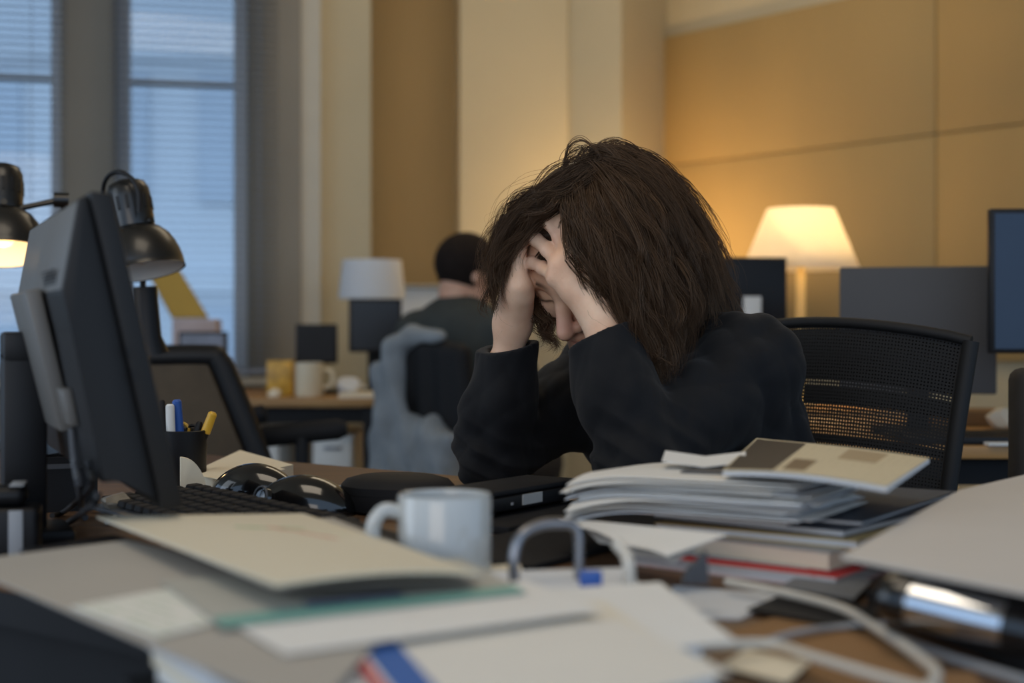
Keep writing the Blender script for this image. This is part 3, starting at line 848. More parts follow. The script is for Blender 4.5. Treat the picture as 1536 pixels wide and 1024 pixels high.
# scalp cap so no bare skin shows through
gc = Grid(HC - .16, HC + .16, .004)
gc.ell(H(*EC), AX, (ER + .009) * HS, .001)
zc_ = [gc.lo[i] + gc.h * np.arange(gc.n[i]) for i in range(3)]
X, Y_, Z_ = np.meshgrid(*zc_, indexing='ij'); L_ = [((X - HC[0]) * A[0] + (Y_ - HC[1]) * A[1] + (Z_ - HC[2]) * A[2]) / HS for A in AX]
cut1 = np.minimum(L_[0] - .035, .047 - L_[2]); cut2 = np.minimum(L_[0] + .0, .01 - L_[2] + .9 * L_[0]); cut3 = -.07 - L_[2]
gc.D = np.maximum.reduce([gc.D, cut1, cut2, cut3]).astype(np.float32)
Vc, Fc = gc.mesh()
cap = np_mesh('scalp_hair', Vc, Fc, M_hair, hair)
# ================================================================== THE DESK
def wood(name, c1, c2, rough=.45):
    return mat(name, c2, rough, vscale=3, c2=c1, stretch=(1, 14, 14), bump=.08, bscale=40, detail=8)
M_wood = wood('dark_oak', rgb(74, 52, 34), rgb(112, 82, 54))
M_oak = wood('light_oak', rgb(170, 125, 70), rgb(200, 152, 92))
M_black = mat('black_plastic', rgb(16, 16, 18), .5, var=.08, spec=.35)
M_gloss = mat('black_gloss', rgb(14, 14, 15), .14, var=.05, coat=.4)
M_mattb = mat('black_matt', rgb(21, 21, 23), .7, var=.08, vscale=20, spec=.3)
M_grey = mat('grey_plastic', rgb(70, 72, 76), .5, var=.06)
M_mid = mat('mid_grey_plastic', rgb(112, 114, 116), .5, var=.05)
M_lgrey = mat('light_grey_plastic', rgb(150, 152, 154), .5, var=.05)
M_metal = mat('brushed_steel', rgb(135, 135, 138), .32, metal=.9, var=.06)
M_chrome = mat('chrome', rgb(210, 214, 220), .08, metal=1, var=.02)
M_paper = mat('paper_white', rgb(222, 220, 214), .75, var=.02)
M_paperw = mat('paper_warm', rgb(226, 214, 188), .75, var=.03, vscale=5)
M_paperc = mat('paper_cool', rgb(206, 208, 210), .75, var=.02)
M_card = mat('grey_card', rgb(164, 158, 148), .75, var=.03)
M_kraft = mat('kraft_card', rgb(138, 102, 62), .8, var=.08)
M_teal = mat('teal_plastic', rgb(96, 152, 140), .4, var=.06)
M_blue = mat('blue_ink', rgb(38, 84, 160), .5, var=.05)
M_red = mat('red_print', rgb(176, 32, 36), .5, var=.08)
M_yellow = mat('yellow_plastic', rgb(224, 172, 50), .4, var=.05)
M_lamp = mat('lamp_black', rgb(20, 19, 18), .33, var=.06, coat=.15)
M_enamel = mat('lamp_white_enamel', rgb(225, 222, 214), .4, var=.02)
M_china = mat('white_china', rgb(182, 184, 181), .16, var=.015, coat=.3)
M_cablew = mat('white_cable', rgb(196, 190, 178), .5, var=.03)

DO = Vector((.014, 2.170, 0)); DU = Vector((.786, -.613, 0)).normalized(); DV = Vector((-DU.y * -1, -DU.x, 0))
DV = Vector((-.613, -.786, 0)).normalized()
DM = Matrix(((DU.x, DV.x, 0, DO.x), (DU.y, DV.y, 0, DO.y), (0, 0, 1, 0), (0, 0, 0, 1)))
dk = thing('desk', 'large dark wooden desk covered in papers that the person leans on', 'desk', (DO.x, DO.y, 0))
MB().box((0, .50, DESK - .015), (2.6, 1.0, .03), DM, .003).build('desk_top', M_wood, dk)
MB().box((0, 1.0012, DESK - .015), (2.6, .002, .03), DM).build('edge_band', M_mattb, dk)
for u in (-1.24, 1.22):
    for v in (.08, .94): MB().box((u, v, .355), (.06, .06, .71), DM, .004).build('leg', M_mattb, dk)
MB().box((0, .94, .66), (2.36, .03, .09), DM).build('apron', M_mattb, dk)

# ---------------------------------------------------------------- monitor on the left, seen from behind
ang = math.radians(24); MN = Vector((math.cos(ang), math.sin(ang), 0)); MW = Vector((-math.sin(ang), math.cos(ang), 0))
M0 = P(160, 490, 1.3)
def mp(px, py): return ((px - 160) * .000592, ZC - (py - HY) * .00060952)
def mfn(a, b, w): p = M0 + MN * a + MW * w; return (p.x, p.y, b)
base_pt = M0 + MW * .24 - MN * .15
mon = thing('monitor', 'black computer monitor seen from behind at the left of the desk', 'monitor', (base_pt.x, base_pt.y, DESK))
M_mon = mat('monitor_black', rgb(15, 14, 14), .55, var=.05, vscale=12, spec=.35)
M_monb = mat('monitor_grey_lit', rgb(104, 101, 96), .45, var=.05, vscale=6)  # lit back and mount painted as paler grey; port cover shares it
MB().prism([mp(134, 287), mp(168, 289), mp(279, 767), mp(244, 769)], 0, .47, mfn, .003).build('bezel', M_mon, mon)
MB().prism([mp(168.4, 297), mp(277, 764), mp(278, 764), mp(169.5, 297)], .015, .455, mfn).build('screen', M_gloss, mon)
hs = MB().prism([mp(120, 297), mp(133.5, 292), mp(243.5, 766), mp(189, 721), mp(154, 726), mp(143, 659), mp(110, 500), mp(95, 438)], .008, .462, mfn, .003).build('housing', M_mon, mon)
MB().prism([mp(118.5, 301), mp(119.6, 300), mp(95.5, 434), mp(94.2, 434)], .012, .458, mfn, .0003).build('back_cover', M_monb, mon)  # thin sheet carrying the housing's lit back face in its colour
vt = MB()
for k in range(5): vt.prism([mp(98.5 - k * -.9, 400 + k * 5.2), mp(99.5 - k * -.9, 400 + k * 5.2), mp(99.0 - k * -.9, 402.6 + k * 5.2), mp(97.6 - k * -.9, 402.6 + k * 5.2)], .06, .17, lambda a, b, w: mfn(a - .0035, b, w))
vt.build('vent', M_black, mon)
MB().prism([mp(62, 432), mp(88, 426), mp(143, 660), mp(120, 664)], .15, .33, mfn, .003).build('mount_plate', M_monb, mon)
MB().prism([mp(112, 590), mp(128, 588), mp(140, 648), mp(126, 650)], .10, .16, mfn, .002).build('port_cover', M_monb, mon)
for q in (470, 505): MB().prism([mp(188 + (q - 470) * .25, q + 50), mp(192 + (q - 470) * .25, q + 50), mp(196 + (q - 470) * .25, q + 64), mp(192 + (q - 470) * .25, q + 64)], -.002, .002, mfn).build('button', M_black, mon)
cx = P(35, 490, 1.57)
SM = frame((cx.x, cx.y, 0), MN)
st = MB().box((0, 0, DESK + .112), (.046, .05, .195), SM, .004).build('stand_column', M_black, mon)
MB().box((0, 0, .9525), (.046, .052, .034), SM, .005).build('stand_head', M_black, mon)
MB().box((.045, 0, .9525), (.06, .03, .02), SM, .003).build('stand_joint', M_black, mon)
MB().box((.0, 0, DESK + .0075), (.10, .10, .015), SM, .005).build('stand_foot', M_black, mon)

def cable(name, label, pts, r, m, group=None):
    o = MB().tube(smooth_path(pts, 8), r, 10).build(name, m); return tag(o, label, 'cable', group)
cable('cable', 'black cable looping down from the back of the left monitor', [P(132, 690, 1.33), P(134, 704, 1.33), P(136, 730, 1.34), PZ(98, 766, .749), PZ(78, 773, .7465)], .0032, M_black)
cable('cable', 'black cable under the monitor that trails to the near left desk corner', [P(147, 738, 1.325), P(144, 752, 1.325), P(128, 766, 1.34), PZ(105, 782, .747), PZ(78, 795, .747)], .0036, M_black)
cable('cable', 'grey cable hanging straight from the monitor port cover', [P(108, 642, 1.42), P(112, 690, 1.42), P(120, 735, 1.42), PZ(124, 768, .747), PZ(128, 776, .747)], .0038, M_grey)
cable('cable', 'thin grey cable on the desk under the monitor corner', [PZ(160, 783, .7445), PZ(185, 768, .7445), PZ(215, 754, .7445), PZ(232, 750, .7445)], .003, M_lgrey)

# crumpled wrapper
def crumple(c, r, seed, flat=.8):
    bm = bmesh.new(); bmesh.ops.create_icosphere(bm, subdivisions=4, radius=1)
    rr = random.Random(seed); ds = [(Vector((rr.gauss(0, 1), rr.gauss(0, 1), rr.gauss(0, 1))).normalized(), rr.uniform(.55, .95)) for _ in range(46)]
    for v in bm.verts:
        k = 1.15
        for d, t in ds:
            q = v.co.dot(d)
            if q > .05: k = min(k, t / q)
        v.co = Vector((v.co.x * k * r, v.co.y * k * r, max(v.co.z * k * r * flat, -r * flat * .62)))
    return MB().bm(bm, Matrix.Translation(Vector(c) + Vector((0, 0, r * flat * .62))))
M_wrap = mat('foil_wrapper', rgb(150, 140, 124), .3, var=.3, vscale=40, metal=.3)
wp = PZ(178, 772, DESK + .001); o = crumple(wp, .026, 5).build('crumpled_wrapper', M_wrap, angle=12); tag(o, 'crumpled shiny wrapper lying behind the cables under the monitor', 'wrapper')

# black desk device, near left
hp = PZ(22, 832, DESK); HM = frame((hp.x - .024, hp.y - .005, DESK), (.97, .24, 0))
h = thing('hole_punch', 'black box-shaped hole punch with a grey strap at the left edge', 'hole punch', (hp.x - .024, hp.y - .005, DESK))
MB().box((0, 0, .026), (.10, .055, .050), HM, .006, 3).build('body', M_black, h)
MB().box((-.006, 0, .062), (.086, .046, .020), HM, .009, 3).build('lever', M_black, h)
MB().box((.028, -.0284, .026), (.014, .002, .046), HM, .0008).build('strap', M_lgrey, h)
MB().box((.028, 0, .0732), (.014, .042, .002), HM, .0008).build('strap', M_lgrey, h)
MB().box((0, 0, .0008), (.106, .06, .0016), HM).build('base_plate', M_grey, h)

def cup(label, x, y, r, hgt, m):
    c = thing('pen_cup', label, 'pen cup', (x, y, DESK))
    MB().lathe([(0, 0), (r * .94, 0), (r * .96, .002), (r, hgt), (r - .002, hgt + .001), (r - .003, hgt - .002), (r * .93, .004), (0, .004)], 40, Matrix.Translation((x, y, DESK))).build('cup_wall', m, c)
    return c
pc = P(273, 700, 2.1); cup('round black pen cup holding pens behind the left monitor', pc.x, pc.y, .0365, .082, M_black)
p2 = P(103, 700, 1.84); 
pb = thing('pen_box', 'square black desk organiser behind the monitor stand', 'organiser', (p2.x, p2.y, DESK))
PBM = frame((p2.x, p2.y, DESK), MN)
mb = MB(); t_ = .003
for (c, d) in (((0, 0, .002), (.064, .064, .004)), ((-.0305, 0, .037), (t_, .064, .066)), ((.0305, 0, .037), (t_, .064, .066)), ((0, -.0305, .037), (.058, t_, .066)), ((0, .0305, .037), (.058, t_, .066))): mb.box(c, d, PBM)
mb.build('tray', M_black, pb, smooth=False); MB().box((0, -.0325, .058), (.062, .0012, .006), PBM).build('rim', M_grey, pb)
ph = thing('phone_handset', 'black cordless handset standing in the organiser behind the monitor stand', 'phone', (p2.x - .01, p2.y, DESK + .006))
PH = Matrix.Translation((p2.x - .012, p2.y, DESK + .006)) @ Matrix.Rotation(math.radians(-4), 4, 'Y')
MB().box((0, 0, .078), (.044, .022, .155), PH, .0105, 4).build('shell', M_gloss, ph); MB().box((-.0225, 0, .09), (.002, .012, .11), PH, .0008).build('trim_strip', M_grey, ph)

def pen(label, name, foot, top, r, body_m, cap_m=None, capf=.4, flat=1):
    foot, top = Vector(foot), Vector(top)
    p = thing(name, label, 'pen', tuple(foot)); mid = foot.lerp(top, 1 - capf); d = (top - foot).normalized()
    MB().tube([foot, foot + d * .004, mid], [r * .3, r * .8, r * .85], 14, flat=flat).build('barrel', body_m, p)
    MB().tube([mid, mid + d * .001, top - d * .003, top], [r * .9, r, r * .92, r * .6], 14, flat=flat).build('cap', cap_m or body_m, p)
    return p
cb = Vector((pc.x, pc.y, DESK + .006))
def inpen(label, name, px, py, Y, ox, oy, r, bm_, cm_, capf=.45, flat=1):
    top = P(px, py, Y); pen(label, name, cb + Vector((ox, oy, 0)), top, r, bm_, cm_, capf, flat)
inpen('white-capped marker beside the blue marker in the black pen cup', 'marker', 255, 606, 2.1, -.012, -.012, .0072, M_lgrey, M_paper, .72)
inpen('blue marker standing tallest in the black pen cup', 'marker', 265, 599, 2.11, -.001, .012, .0075, M_blue, M_blue, .62)
inpen('yellow-tipped pen leaning right in the black pen cup', 'pen', 320, 618, 2.1, .006, .002, .0072, M_black, M_yellow, .30)
inpen('plain black pen between the markers and the yellow-tipped pen', 'pen', 300, 632, 2.11, .0, -.004, .0058, M_black, M_black, .4)
inpen('dark pen half hidden behind the monitor edge in the pen cup', 'pen', 243, 600, 2.12, -.022, .006, .005, M_mattb, M_mattb, .4)
sc_ = thing('scissors', 'small scissors with yellow and black handles in the pen cup', 'scissors', tuple(cb + Vector((.012, .014, 0))))
sb = cb + Vector((.012, .014, 0)); stp = P(279, 655, 2.125)
MB().tube([sb, stp], [.002, .004], 8, flat=.4).build('blade', M_metal, sc_)
def ring(c, r, rr, ax=(0, 1, 0), n=24, sq=1):
    ax = Vector(ax).normalized(); u = ax.orthogonal().normalized(); w = ax.cross(u)
    return [Vector(c) + u * math.cos(2 * math.pi * k / n) * r + w * math.sin(2 * math.pi * k / n) * r * sq for k in range(n + 1)]
MB().tube(ring(stp + Vector((-.006, 0, .010)), .010, 0), .0026, 8).build('handle', M_yellow, sc_)
MB().tube(ring(stp + Vector((.010, 0, .008)), .009, 0), .0026, 8).build('handle', M_black, sc_)

# cream curved card beside the cup, papers behind
cc = PZ(272, 742, DESK + .001)
o = MB().prism([(0, 0)] + [(.036 * math.cos(a), .052 * math.sin(a)) for a in np.linspace(0, math.pi / 2, 12)], -.006, .006, lambda a, b, w: (cc.x - .004 + a * .95 - w * .3, cc.y + .01 + w + a * .3, DESK + .001 + b), .001).build('card_holder', M_paperw)
tag(o, 'small cream quarter-round holder in front of the black pen cup', 'holder')
def flat_sheet(name, label, cat, px4, z, m, th=.0006, fn=None, group=None, nx=10, ny=10):
    zs = z if isinstance(z, (list, tuple)) else [z] * 4
    c = [PZ(x, y, zz) for (x, y), zz in zip(px4, zs)]
    o = MB().sheet(c, nx, ny, th, fn).build(name, m); return tag(o, label, cat, group)
flat_sheet('paper_pile', 'warm-toned pile of papers behind the pen cup', 'papers', [(288, 728), (330, 742), (440, 716), (360, 692)], DESK + .001, M_paperw, .020)
flat_sheet('paper_sheet', 'loose sheet on top of the pile behind the pen cup', 'paper', [(298, 714), (352, 723), (428, 704), (352, 684)], DESK + .0225, M_paperw, .0008)

# ---------------------------------------------------------------- keyboard
ka = Vector((-.412, 1.886, DESK)); kd = Vector((.587, -.81, 0)).normalized(); KM = frame(ka, kd)   # local x along, -y towards us
kb = thing('keyboard', 'dark grey computer keyboard in front of the mice', 'keyboard', tuple(ka))
MB().prism([(-.004, .004), (-.150, .004), (-.150, .010), (-.004, .020)], 0, .45, lambda a, b, w: KM @ Vector((w, a, b)), .002).build('body', M_grey, kb)
kbm = bmesh.new(); bmesh.ops.create_cube(kbm, size=1)
for v in kbm.verts:
    f = .82 if v.co.z > 0 else 1
    v.co = Vector((v.co.x * .0162 * f, v.co.y * .0162 * f, v.co.z * .008))
bmesh.ops.bevel(kbm, geom=kbm.edges[:], offset=.0012, segments=1, affect='EDGES')
kme = bpy.data.meshes.new('key'); kbm.to_mesh(kme); kbm.free(); kme.materials.append(M_mattb)
nk_ = 0
KR = (KM.to_3x3() @ Euler((math.radians(3.9), 0, 0)).to_matrix()).to_4x4()
for row in range(6):
    for c in range(16):
        x = .020 + c * .0272 if row == 0 else .018 + c * .0277
        y = -.018 - row * .0215 - (.004 if row else 0)
        if nk_ >= 96: break
        z = .0265 - (-y - .004) * .0685
        k = bpy.data.objects.new('key', kme); COL.objects.link(k); k.parent = kb
        k.matrix_local = Matrix.Translation(KM @ Vector((x, y, z)) - ka) @ KR @ Matrix.Diagonal((1.45, 1.2, 1, 1)); nk_ += 1

# ---------------------------------------------------------------- mice
def mouse(label, c, yaw, s=1):
    r = thing('computer_mouse', label, 'mouse', tuple(c))
    M = Matrix.Translation(c) @ Matrix.Rotation(yaw, 4, 'Z') @ Matrix.Scale(s, 4)
    bm = bmesh.new(); bmesh.ops.create_uvsphere(bm, u_segments=36, v_segments=22, radius=1)
    for v in bm.verts:
        x, y, z = v.co
        zz = max(z, -.15) + .15
        hump = 1 - .18 * (x - .1) ** 2
        v.co = Vector((x * .055, y * (.031 + .004 * x), zz / 1.15 * .040 * hump))
    MB().bm(bm, M).build('shell', M_gloss, r, 60)
    MB().tube([M @ Vector((-.035 + .0028 * k, 0, (.0415 * math.sqrt(max(0, 1 - ((-.035 + .0028 * k) / .055) ** 2)) * (1 - .18 * ((-.035 + .0028 * k) / .055 - .1) ** 2)) - .0030)) for k in range(12)], .0009, 6).build('seam', M_grey, r)
    return r, M
c1 = Vector((-.350, 1.945, DESK))
mouse('black computer mouse further back, half hidden by the nearer mouse', c1, math.radians(160), 1.22)
c2 = Vector((-.263, 1.783, DESK))
m2, MM = mouse('glossy black computer mouse with a round front dial, nearest the keyboard', c2, math.radians(-8), 1.25)
dc = MM @ Vector((-.036, -.020, .018)); dn = (MM.to_3x3() @ Vector((-.62, -.75, .25))).normalized()
MB().tube(ring(dc + dn * .002, .0145, 0, dn), .0014, 8).build('dial_ring', M_grey, m2)
q_ = dn.to_track_quat('Z', 'Y').to_matrix().to_4x4()
MB().lathe([(0, .003), (.010, .002), (.0135, -.004), (.0135, -.01)], 28, Matrix.Translation(dc) @ q_).build('dial', M_gloss, m2)
bt = PZ(490, 728, DESK + .001); o = MB().lathe([(0, 0), (.008, 0), (.009, .006), (.006, .013), (0, .014)], 20, Matrix.Translation((bt.x, 2.06, DESK + .001))).build('brass_knob', mat('brass', rgb(190, 160, 90), .3, metal=.8)); tag(o, 'tiny brass knob behind the glossy mouse', 'knob')
gm = Vector((-.19, 2.02, DESK)); GM = Matrix.Translation(gm) @ Matrix.Rotation(math.radians(-18), 4, 'Z')
g_ = thing('grey_remote', 'flat grey remote with a dark end behind the round black case', 'remote', tuple(gm))
MB().prism([(-.06, .001), (.03, .001), (.03, .018), (0, .021), (-.03, .017), (-.06, .008)], -.022, .022, lambda a, b, w: GM @ Vector((a, w, b)), .003).build('shell', M_lgrey, g_)
MB().prism([(.0305, .001), (.062, .001), (.056, .012), (.044, .0185), (.0305, .0185)], -.022, .022, lambda a, b, w: GM @ Vector((a, w, b)), .003).build('dark_end', M_gloss, g_)

cs = Vector((-.146, 1.815, DESK))
r = thing('headphone_case', 'flat oval black case lying behind the white mug', 'case', tuple(cs))
CM = Matrix.Translation(cs) @ Matrix.Rotation(math.radians(-20), 4, 'Z')
MB().lathe([(0, .0005), (.056, .0005), (.064, .004), (.0665, .016), (.0665, .0235)], 56, CM, 1.12, .95).build('lower_shell', M_mattb, r)
MB().lathe([(.0662, .0245), (.0662, .034), (.060, .041), (.045, .0455), (0, .047)], 56, CM, 1.12, .95).build('lid', M_mattb, r)
MB().lathe([(.0655, .0232), (.0655, .0248)], 56, CM, 1.12, .95).build('zip', M_black, r)

# ---------------------------------------------------------------- mug
mg = P(667, 740, 1.24); mg.z = DESK
r = thing('mug', 'plain white china mug in the middle of the desk', 'mug', tuple(mg))
MT = Matrix.Translation(mg)
hm = .0895; R_ = .0408
MB().lathe([(0, .002), (.030, .002), (.033, 0), (.037, .002), (.0395, .008), (R_, .02), (R_, hm - .002), (R_ - .0012, hm), (R_ - .0030, hm - .001), (R_ - .0036, hm - .006), (R_ - .0036, .012), (.033, .006), (0, .006)], 64, MT).build('cup', M_china, r, 40)
hd = Vector((-.93, -.22, 0)).normalized()
pts = [mg + hd * (R_ - .001) + Vector((0, 0, .0745)), mg + hd * (R_ + .012) + Vector((0, 0, .0765)), mg + hd * (R_ + .021) + Vector((0, 0, .066)), mg + hd * (R_ + .0215) + Vector((0, 0, .050)), mg + hd * (R_ + .014) + Vector((0, 0, .034)), mg + hd * (R_ - .001) + Vector((0, 0, .022))]
MB().tube(smooth_path(pts, 7), .0052, 14, flat=1.25).build('handle', M_china, r, 80)
MB().lathe([(0, .056), (R_ - .0038, .056)], 40, MT).build('coffee', mat('coffee', rgb(50, 28, 14), .1), r)

# ---------------------------------------------------------------- closed laptop and board beside the mug
e0 = Vector((-.026, 1.66, DESK)); ed = Vector((.573, .819, 0)).normalized(); LM = frame(e0, ed)
r = thing('docking_station', 'flat black docking station with a small pale sticker beside the elbows', 'device', tuple(e0))
MB().box((.10, .0425, .0245), (.20, .085, .017), LM, .003).build('base', M_black, r); MB().box((.10, .0425, .0375), (.196, .081, .0072), LM, .003).build('lid', M_mattb, r)
stk = MB().box((.088, -.0006, .0265), (.042, .0012, .0125), LM).build('sticker', print_mat('sticker_print', rgb(168, 168, 166), rgb(60, 60, 62), 7, .4), r); stk['label'] = 'small pale printed sticker'
MB().box((.045, -.0006, .024), (.004, .0012, .003), LM).build('port', M_lgrey, r)
for x, y in ((.02, .015), (.18, .015), (.02, .07), (.18, .07)): MB().lathe([(0, .0115), (.008, .0115), (.008, .016), (0, .016)], 16, LM @ Matrix.Translation((x, y, 0))).build('rubber_foot', M_black, r)
o = MB().box((.085, .02, .0055), (.25, .15, .010), LM, .002).build('black_binder', M_mattb); tag(o, 'flat black binder lying under the docking station', 'binder')
o = MB().box((-.03, -.135, .004), (.38, .145, .006), LM, .0015).build('black_folder', M_mattb); tag(o, 'thin black folder on the desk between the white mug and the paper stack', 'folder')
# ================================================================== PAPERS
def curl(amp, c=0):
    return lambda u, v: (0, 0, amp * (u ** 3) * (v ** 2) + c * (1 - math.cos(2 * math.pi * u)) * .5 * (v * (1 - v) * 4))
M_chart = print_mat('chart_print', rgb(226, 216, 190), rgb(206, 196, 172), 26, .5)
def chart_mat():
    m, nt, b, out = nodes('map_print')
    tc = nt.nodes.new('ShaderNodeTexCoord'); sp = nt.nodes.new('ShaderNodeSeparateXYZ'); nt.links.new(tc.outputs['UV'], sp.inputs['Vector'])
    wv = nt.nodes.new('ShaderNodeTexNoise'); wv.inputs['Scale'].default_value = 9; nt.links.new(tc.outputs['UV'], wv.inputs['Vector'])
    def band(cu, cv, du, dv, wid):
        # distance to a slanted line through (cu, cv) direction (du, dv), limited in length
        n = nt.nodes
        def mt(op, a, b_):
            k = n.new('ShaderNodeMath'); k.operation = op
            for i, x in enumerate((a, b_)):
                if x is None: continue
                if isinstance(x, (int, float)): k.inputs[i].default_value = x
                else: nt.links.new(x, k.inputs[i])
            return k.outputs[0]
        x = mt('SUBTRACT', sp.outputs['X'], cu); y = mt('SUBTRACT', sp.outputs['Y'], cv)
        L = math.hypot(du, dv)
        al = mt('ADD', mt('MULTIPLY', x, du / L), mt('MULTIPLY', y, dv / L)); ac = mt('ADD', mt('MULTIPLY', x, -dv / L), mt('MULTIPLY', y, du / L))
        ac = mt('ADD', ac, mt('MULTIPLY', mt('SUBTRACT', wv.outputs['Fac'], .5), .08))
        return mt('MULTIPLY', mt('LESS_THAN', mt('ABSOLUTE', ac, None), wid), mt('LESS_THAN', mt('ABSOLUTE', al, None), L))
    last = None; base = rgb(208, 198, 174)
    for args, c in (((.63, .70, .15, -.02, .018), rgb(150, 170, 130)), ((.71, .60, .08, -.12, .016), rgb(196, 140, 120)), ((.80, .62, .10, -.06, .008), rgb(188, 196, 160))):
        mx = nt.nodes.new('ShaderNodeMixRGB'); nt.links.new(band(*args), mx.inputs['Fac']); mx.inputs['Color2'].default_value = c
        if last is None: mx.inputs['Color1'].default_value = base
        else: nt.links.new(last, mx.inputs['Color1'])
        last = mx.outputs['Color']
    nt.links.new(last, b.inputs['Base Color']); b.inputs['Roughness'].default_value = .7
    return m
M_map = chart_mat()
M_text = print_mat('letter_print', rgb(222, 220, 214), rgb(150, 150, 152), 34, .5)
M_text2 = print_mat('report_print', rgb(224, 216, 198), rgb(176, 170, 160), 28, .5)
M_stripe = print_mat('striped_letterhead', rgb(220, 216, 206), rgb(170, 172, 178), 40, .5, blocks=[(.05, .17, .2, .9, rgb(40, 92, 164)), (.0, .035, .1, .8, rgb(190, 60, 66))])
M_pocket = print_mat('pocket_print', rgb(168, 166, 156), rgb(140, 140, 134), 20, .5, blocks=[(.0, 1, .0, .16, rgb(104, 160, 148)), (.30, .62, .17, .30, rgb(90, 100, 128))])

# dark notebook and envelope that carry the cream sheet
o = flat_sheet('notebook', 'black hardback notebook hidden under the cream sheet', 'notebook', [(330, 850), (470, 900), (660, 878), (520, 828)], DESK + .001, M_mattb, .036)
flat_sheet('card_folder', 'long grey-beige card folder hanging over the near desk edge', 'folder', [(-70, 846), (190, 812), (610, 912), (470, 1075)], [.779, .779, .779, .779], M_card, .0016)
flat_sheet('dark_box', 'black box added to darken the gap under the beige folder at the near left', 'tray', [(30, 885), (170, 858), (320, 905), (235, 958)], .7412, M_black, .036)  # black box put in so the gap past the desk edge reads dark
flat_sheet('brochure', 'white folded brochure with a faint green print on the beige folder', 'brochure', [(108, 912), (236, 957), (420, 912), (285, 878)], [.7815, .7815, .7815, .7815], print_mat('leaf_print', rgb(220, 218, 208), rgb(170, 186, 160), 9, .4), .0012)
flat_sheet('plastic_pocket', 'plastic pocket with a teal edge under the cream sheet', 'pocket', [(335, 942), (790, 890), (690, 838), (240, 872)], [.7840, .7840, .7840, .7840], M_pocket, .0012)
flat_sheet('printed_letter', 'white printed letter sticking out below the teal-edged pocket', 'letter', [(428, 982), (905, 916), (790, 872), (330, 925)], [.7822, .7822, .7822, .7822], M_text, .0008)
flat_sheet('map_sheet', 'large cream sheet with a green and red mark lying topmost at left', 'paper', [(415, 880), (716, 862), (455, 773), (145, 777)], [.803, .797, .793, .793], M_map, .0022, lambda u, v: (0, 0, .004 * math.sin(u * 3.1) * (1 - v)))
flat_sheet('folder_flap', 'grey card flap just beneath the large cream map sheet', 'folder', [(412, 884), (725, 868), (500, 778), (180, 788)], [.792, .7905, .790, .790], M_card, .0012)

# open lever-arch file with its papers
nr = Vector((.141, .9, 0)); nd = Vector((-.84, -.54, 0)).normalized(); pd = Vector((-.5, .86, 0)).normalized()
def block(o, a, b, z0, th): return [(o.x + a0 * nd.x + b0 * pd.x, o.y + a0 * nd.y + b0 * pd.y, z0) for a0, b0 in ((0, 0), (a, 0), (a, b), (0, b))]
lf = thing('lever_arch_file', 'open lever arch file with grey metal rings in the foreground', 'binder', (nr.x, nr.y, DESK))
MB().sheet(block(nr + Vector((.01, -.01, 0)), .33, .26, DESK + .001, 0), 2, 2, .003).build('cover', M_mattb, lf)
def lever_ring(pts, r, nm, m): return MB().tube(smooth_path(pts, 8), r, 12).build(nm, m, lf, 80)
lever_ring([P(772, 876, 1.13), P(771, 836, 1.13), P(782, 803, 1.135), P(812, 787, 1.145), P(846, 785, 1.15)], .0043, 'ring', M_metal)
lever_ring([P(846, 785, 1.15), P(862, 790, 1.152), P(868, 812, 1.152), P(868, 878, 1.15)], .0040, 'ring', M_metal)
lever_ring([P(944, 884, 1.13), P(943, 848, 1.13), P(938, 830, 1.14), P(925, 815, 1.15)], .0052, 'ring', M_cablew)
MB().prism([(0, 0), (.022, 0), (.020, .026), (.012, .018), (.004, .010)], -.006, .006, lambda a, b, w: tuple(P(1022, 874, 1.16) + Vector((a, w, b)))).build('lever', M_grey, lf)
bc = P(886, 868, 1.12); MB().box(tuple(bc), (.018, .012, .013), None, .002).build('clip', M_blue, lf)
lz = DESK + .0045
lab = ['lowest thick wad of white pages in the lever arch file', 'middle wad of cream pages in the lever arch file', 'upper wad of white pages in the lever arch file']
for k in range(3):
    o = MB().sheet(block(nr + Vector((-.012 - .004 * k, .004 + .003 * k, 0)), .300, .215, lz + k * .0098, 0), 4, 4, .0095).build('page_wad', (M_paper, M_paperw, M_paperc)[k]); tag(o, lab[k], 'papers')
zt = lz + .0296
flat_sheet('paper_sheet', 'white sheet reaching furthest right from the lever arch file', 'paper', [(905, 985), (1104, 962), (990, 874), (805, 886)], zt, M_paper, .0008)
flat_sheet('report_sheet', 'cream report sheet on top of the lever arch file papers', 'paper', [(600, 1010), (1045, 1000), (905, 902), (500, 935)], zt + .0012, M_text2, .0008)
flat_sheet('letterhead_sheet', 'sheet with a blue and red stripe at the bottom of the photo', 'paper', [(620, 1120), (1095, 1010), (930, 930), (500, 945)], zt + .0024, M_stripe, .0008)
flat_sheet('paper_sheet', 'pale bluish sheet beside the blue clip of the lever arch file', 'paper', [(780, 905), (975, 895), (940, 852), (735, 858)], zt - .004, M_paperc, .0008)
flat_sheet('paper_sheet', 'cream sheet at the foot of the white mug', 'paper', [(700, 880), (790, 872), (780, 846), (690, 852)], zt - .012, M_paperw, .0008)

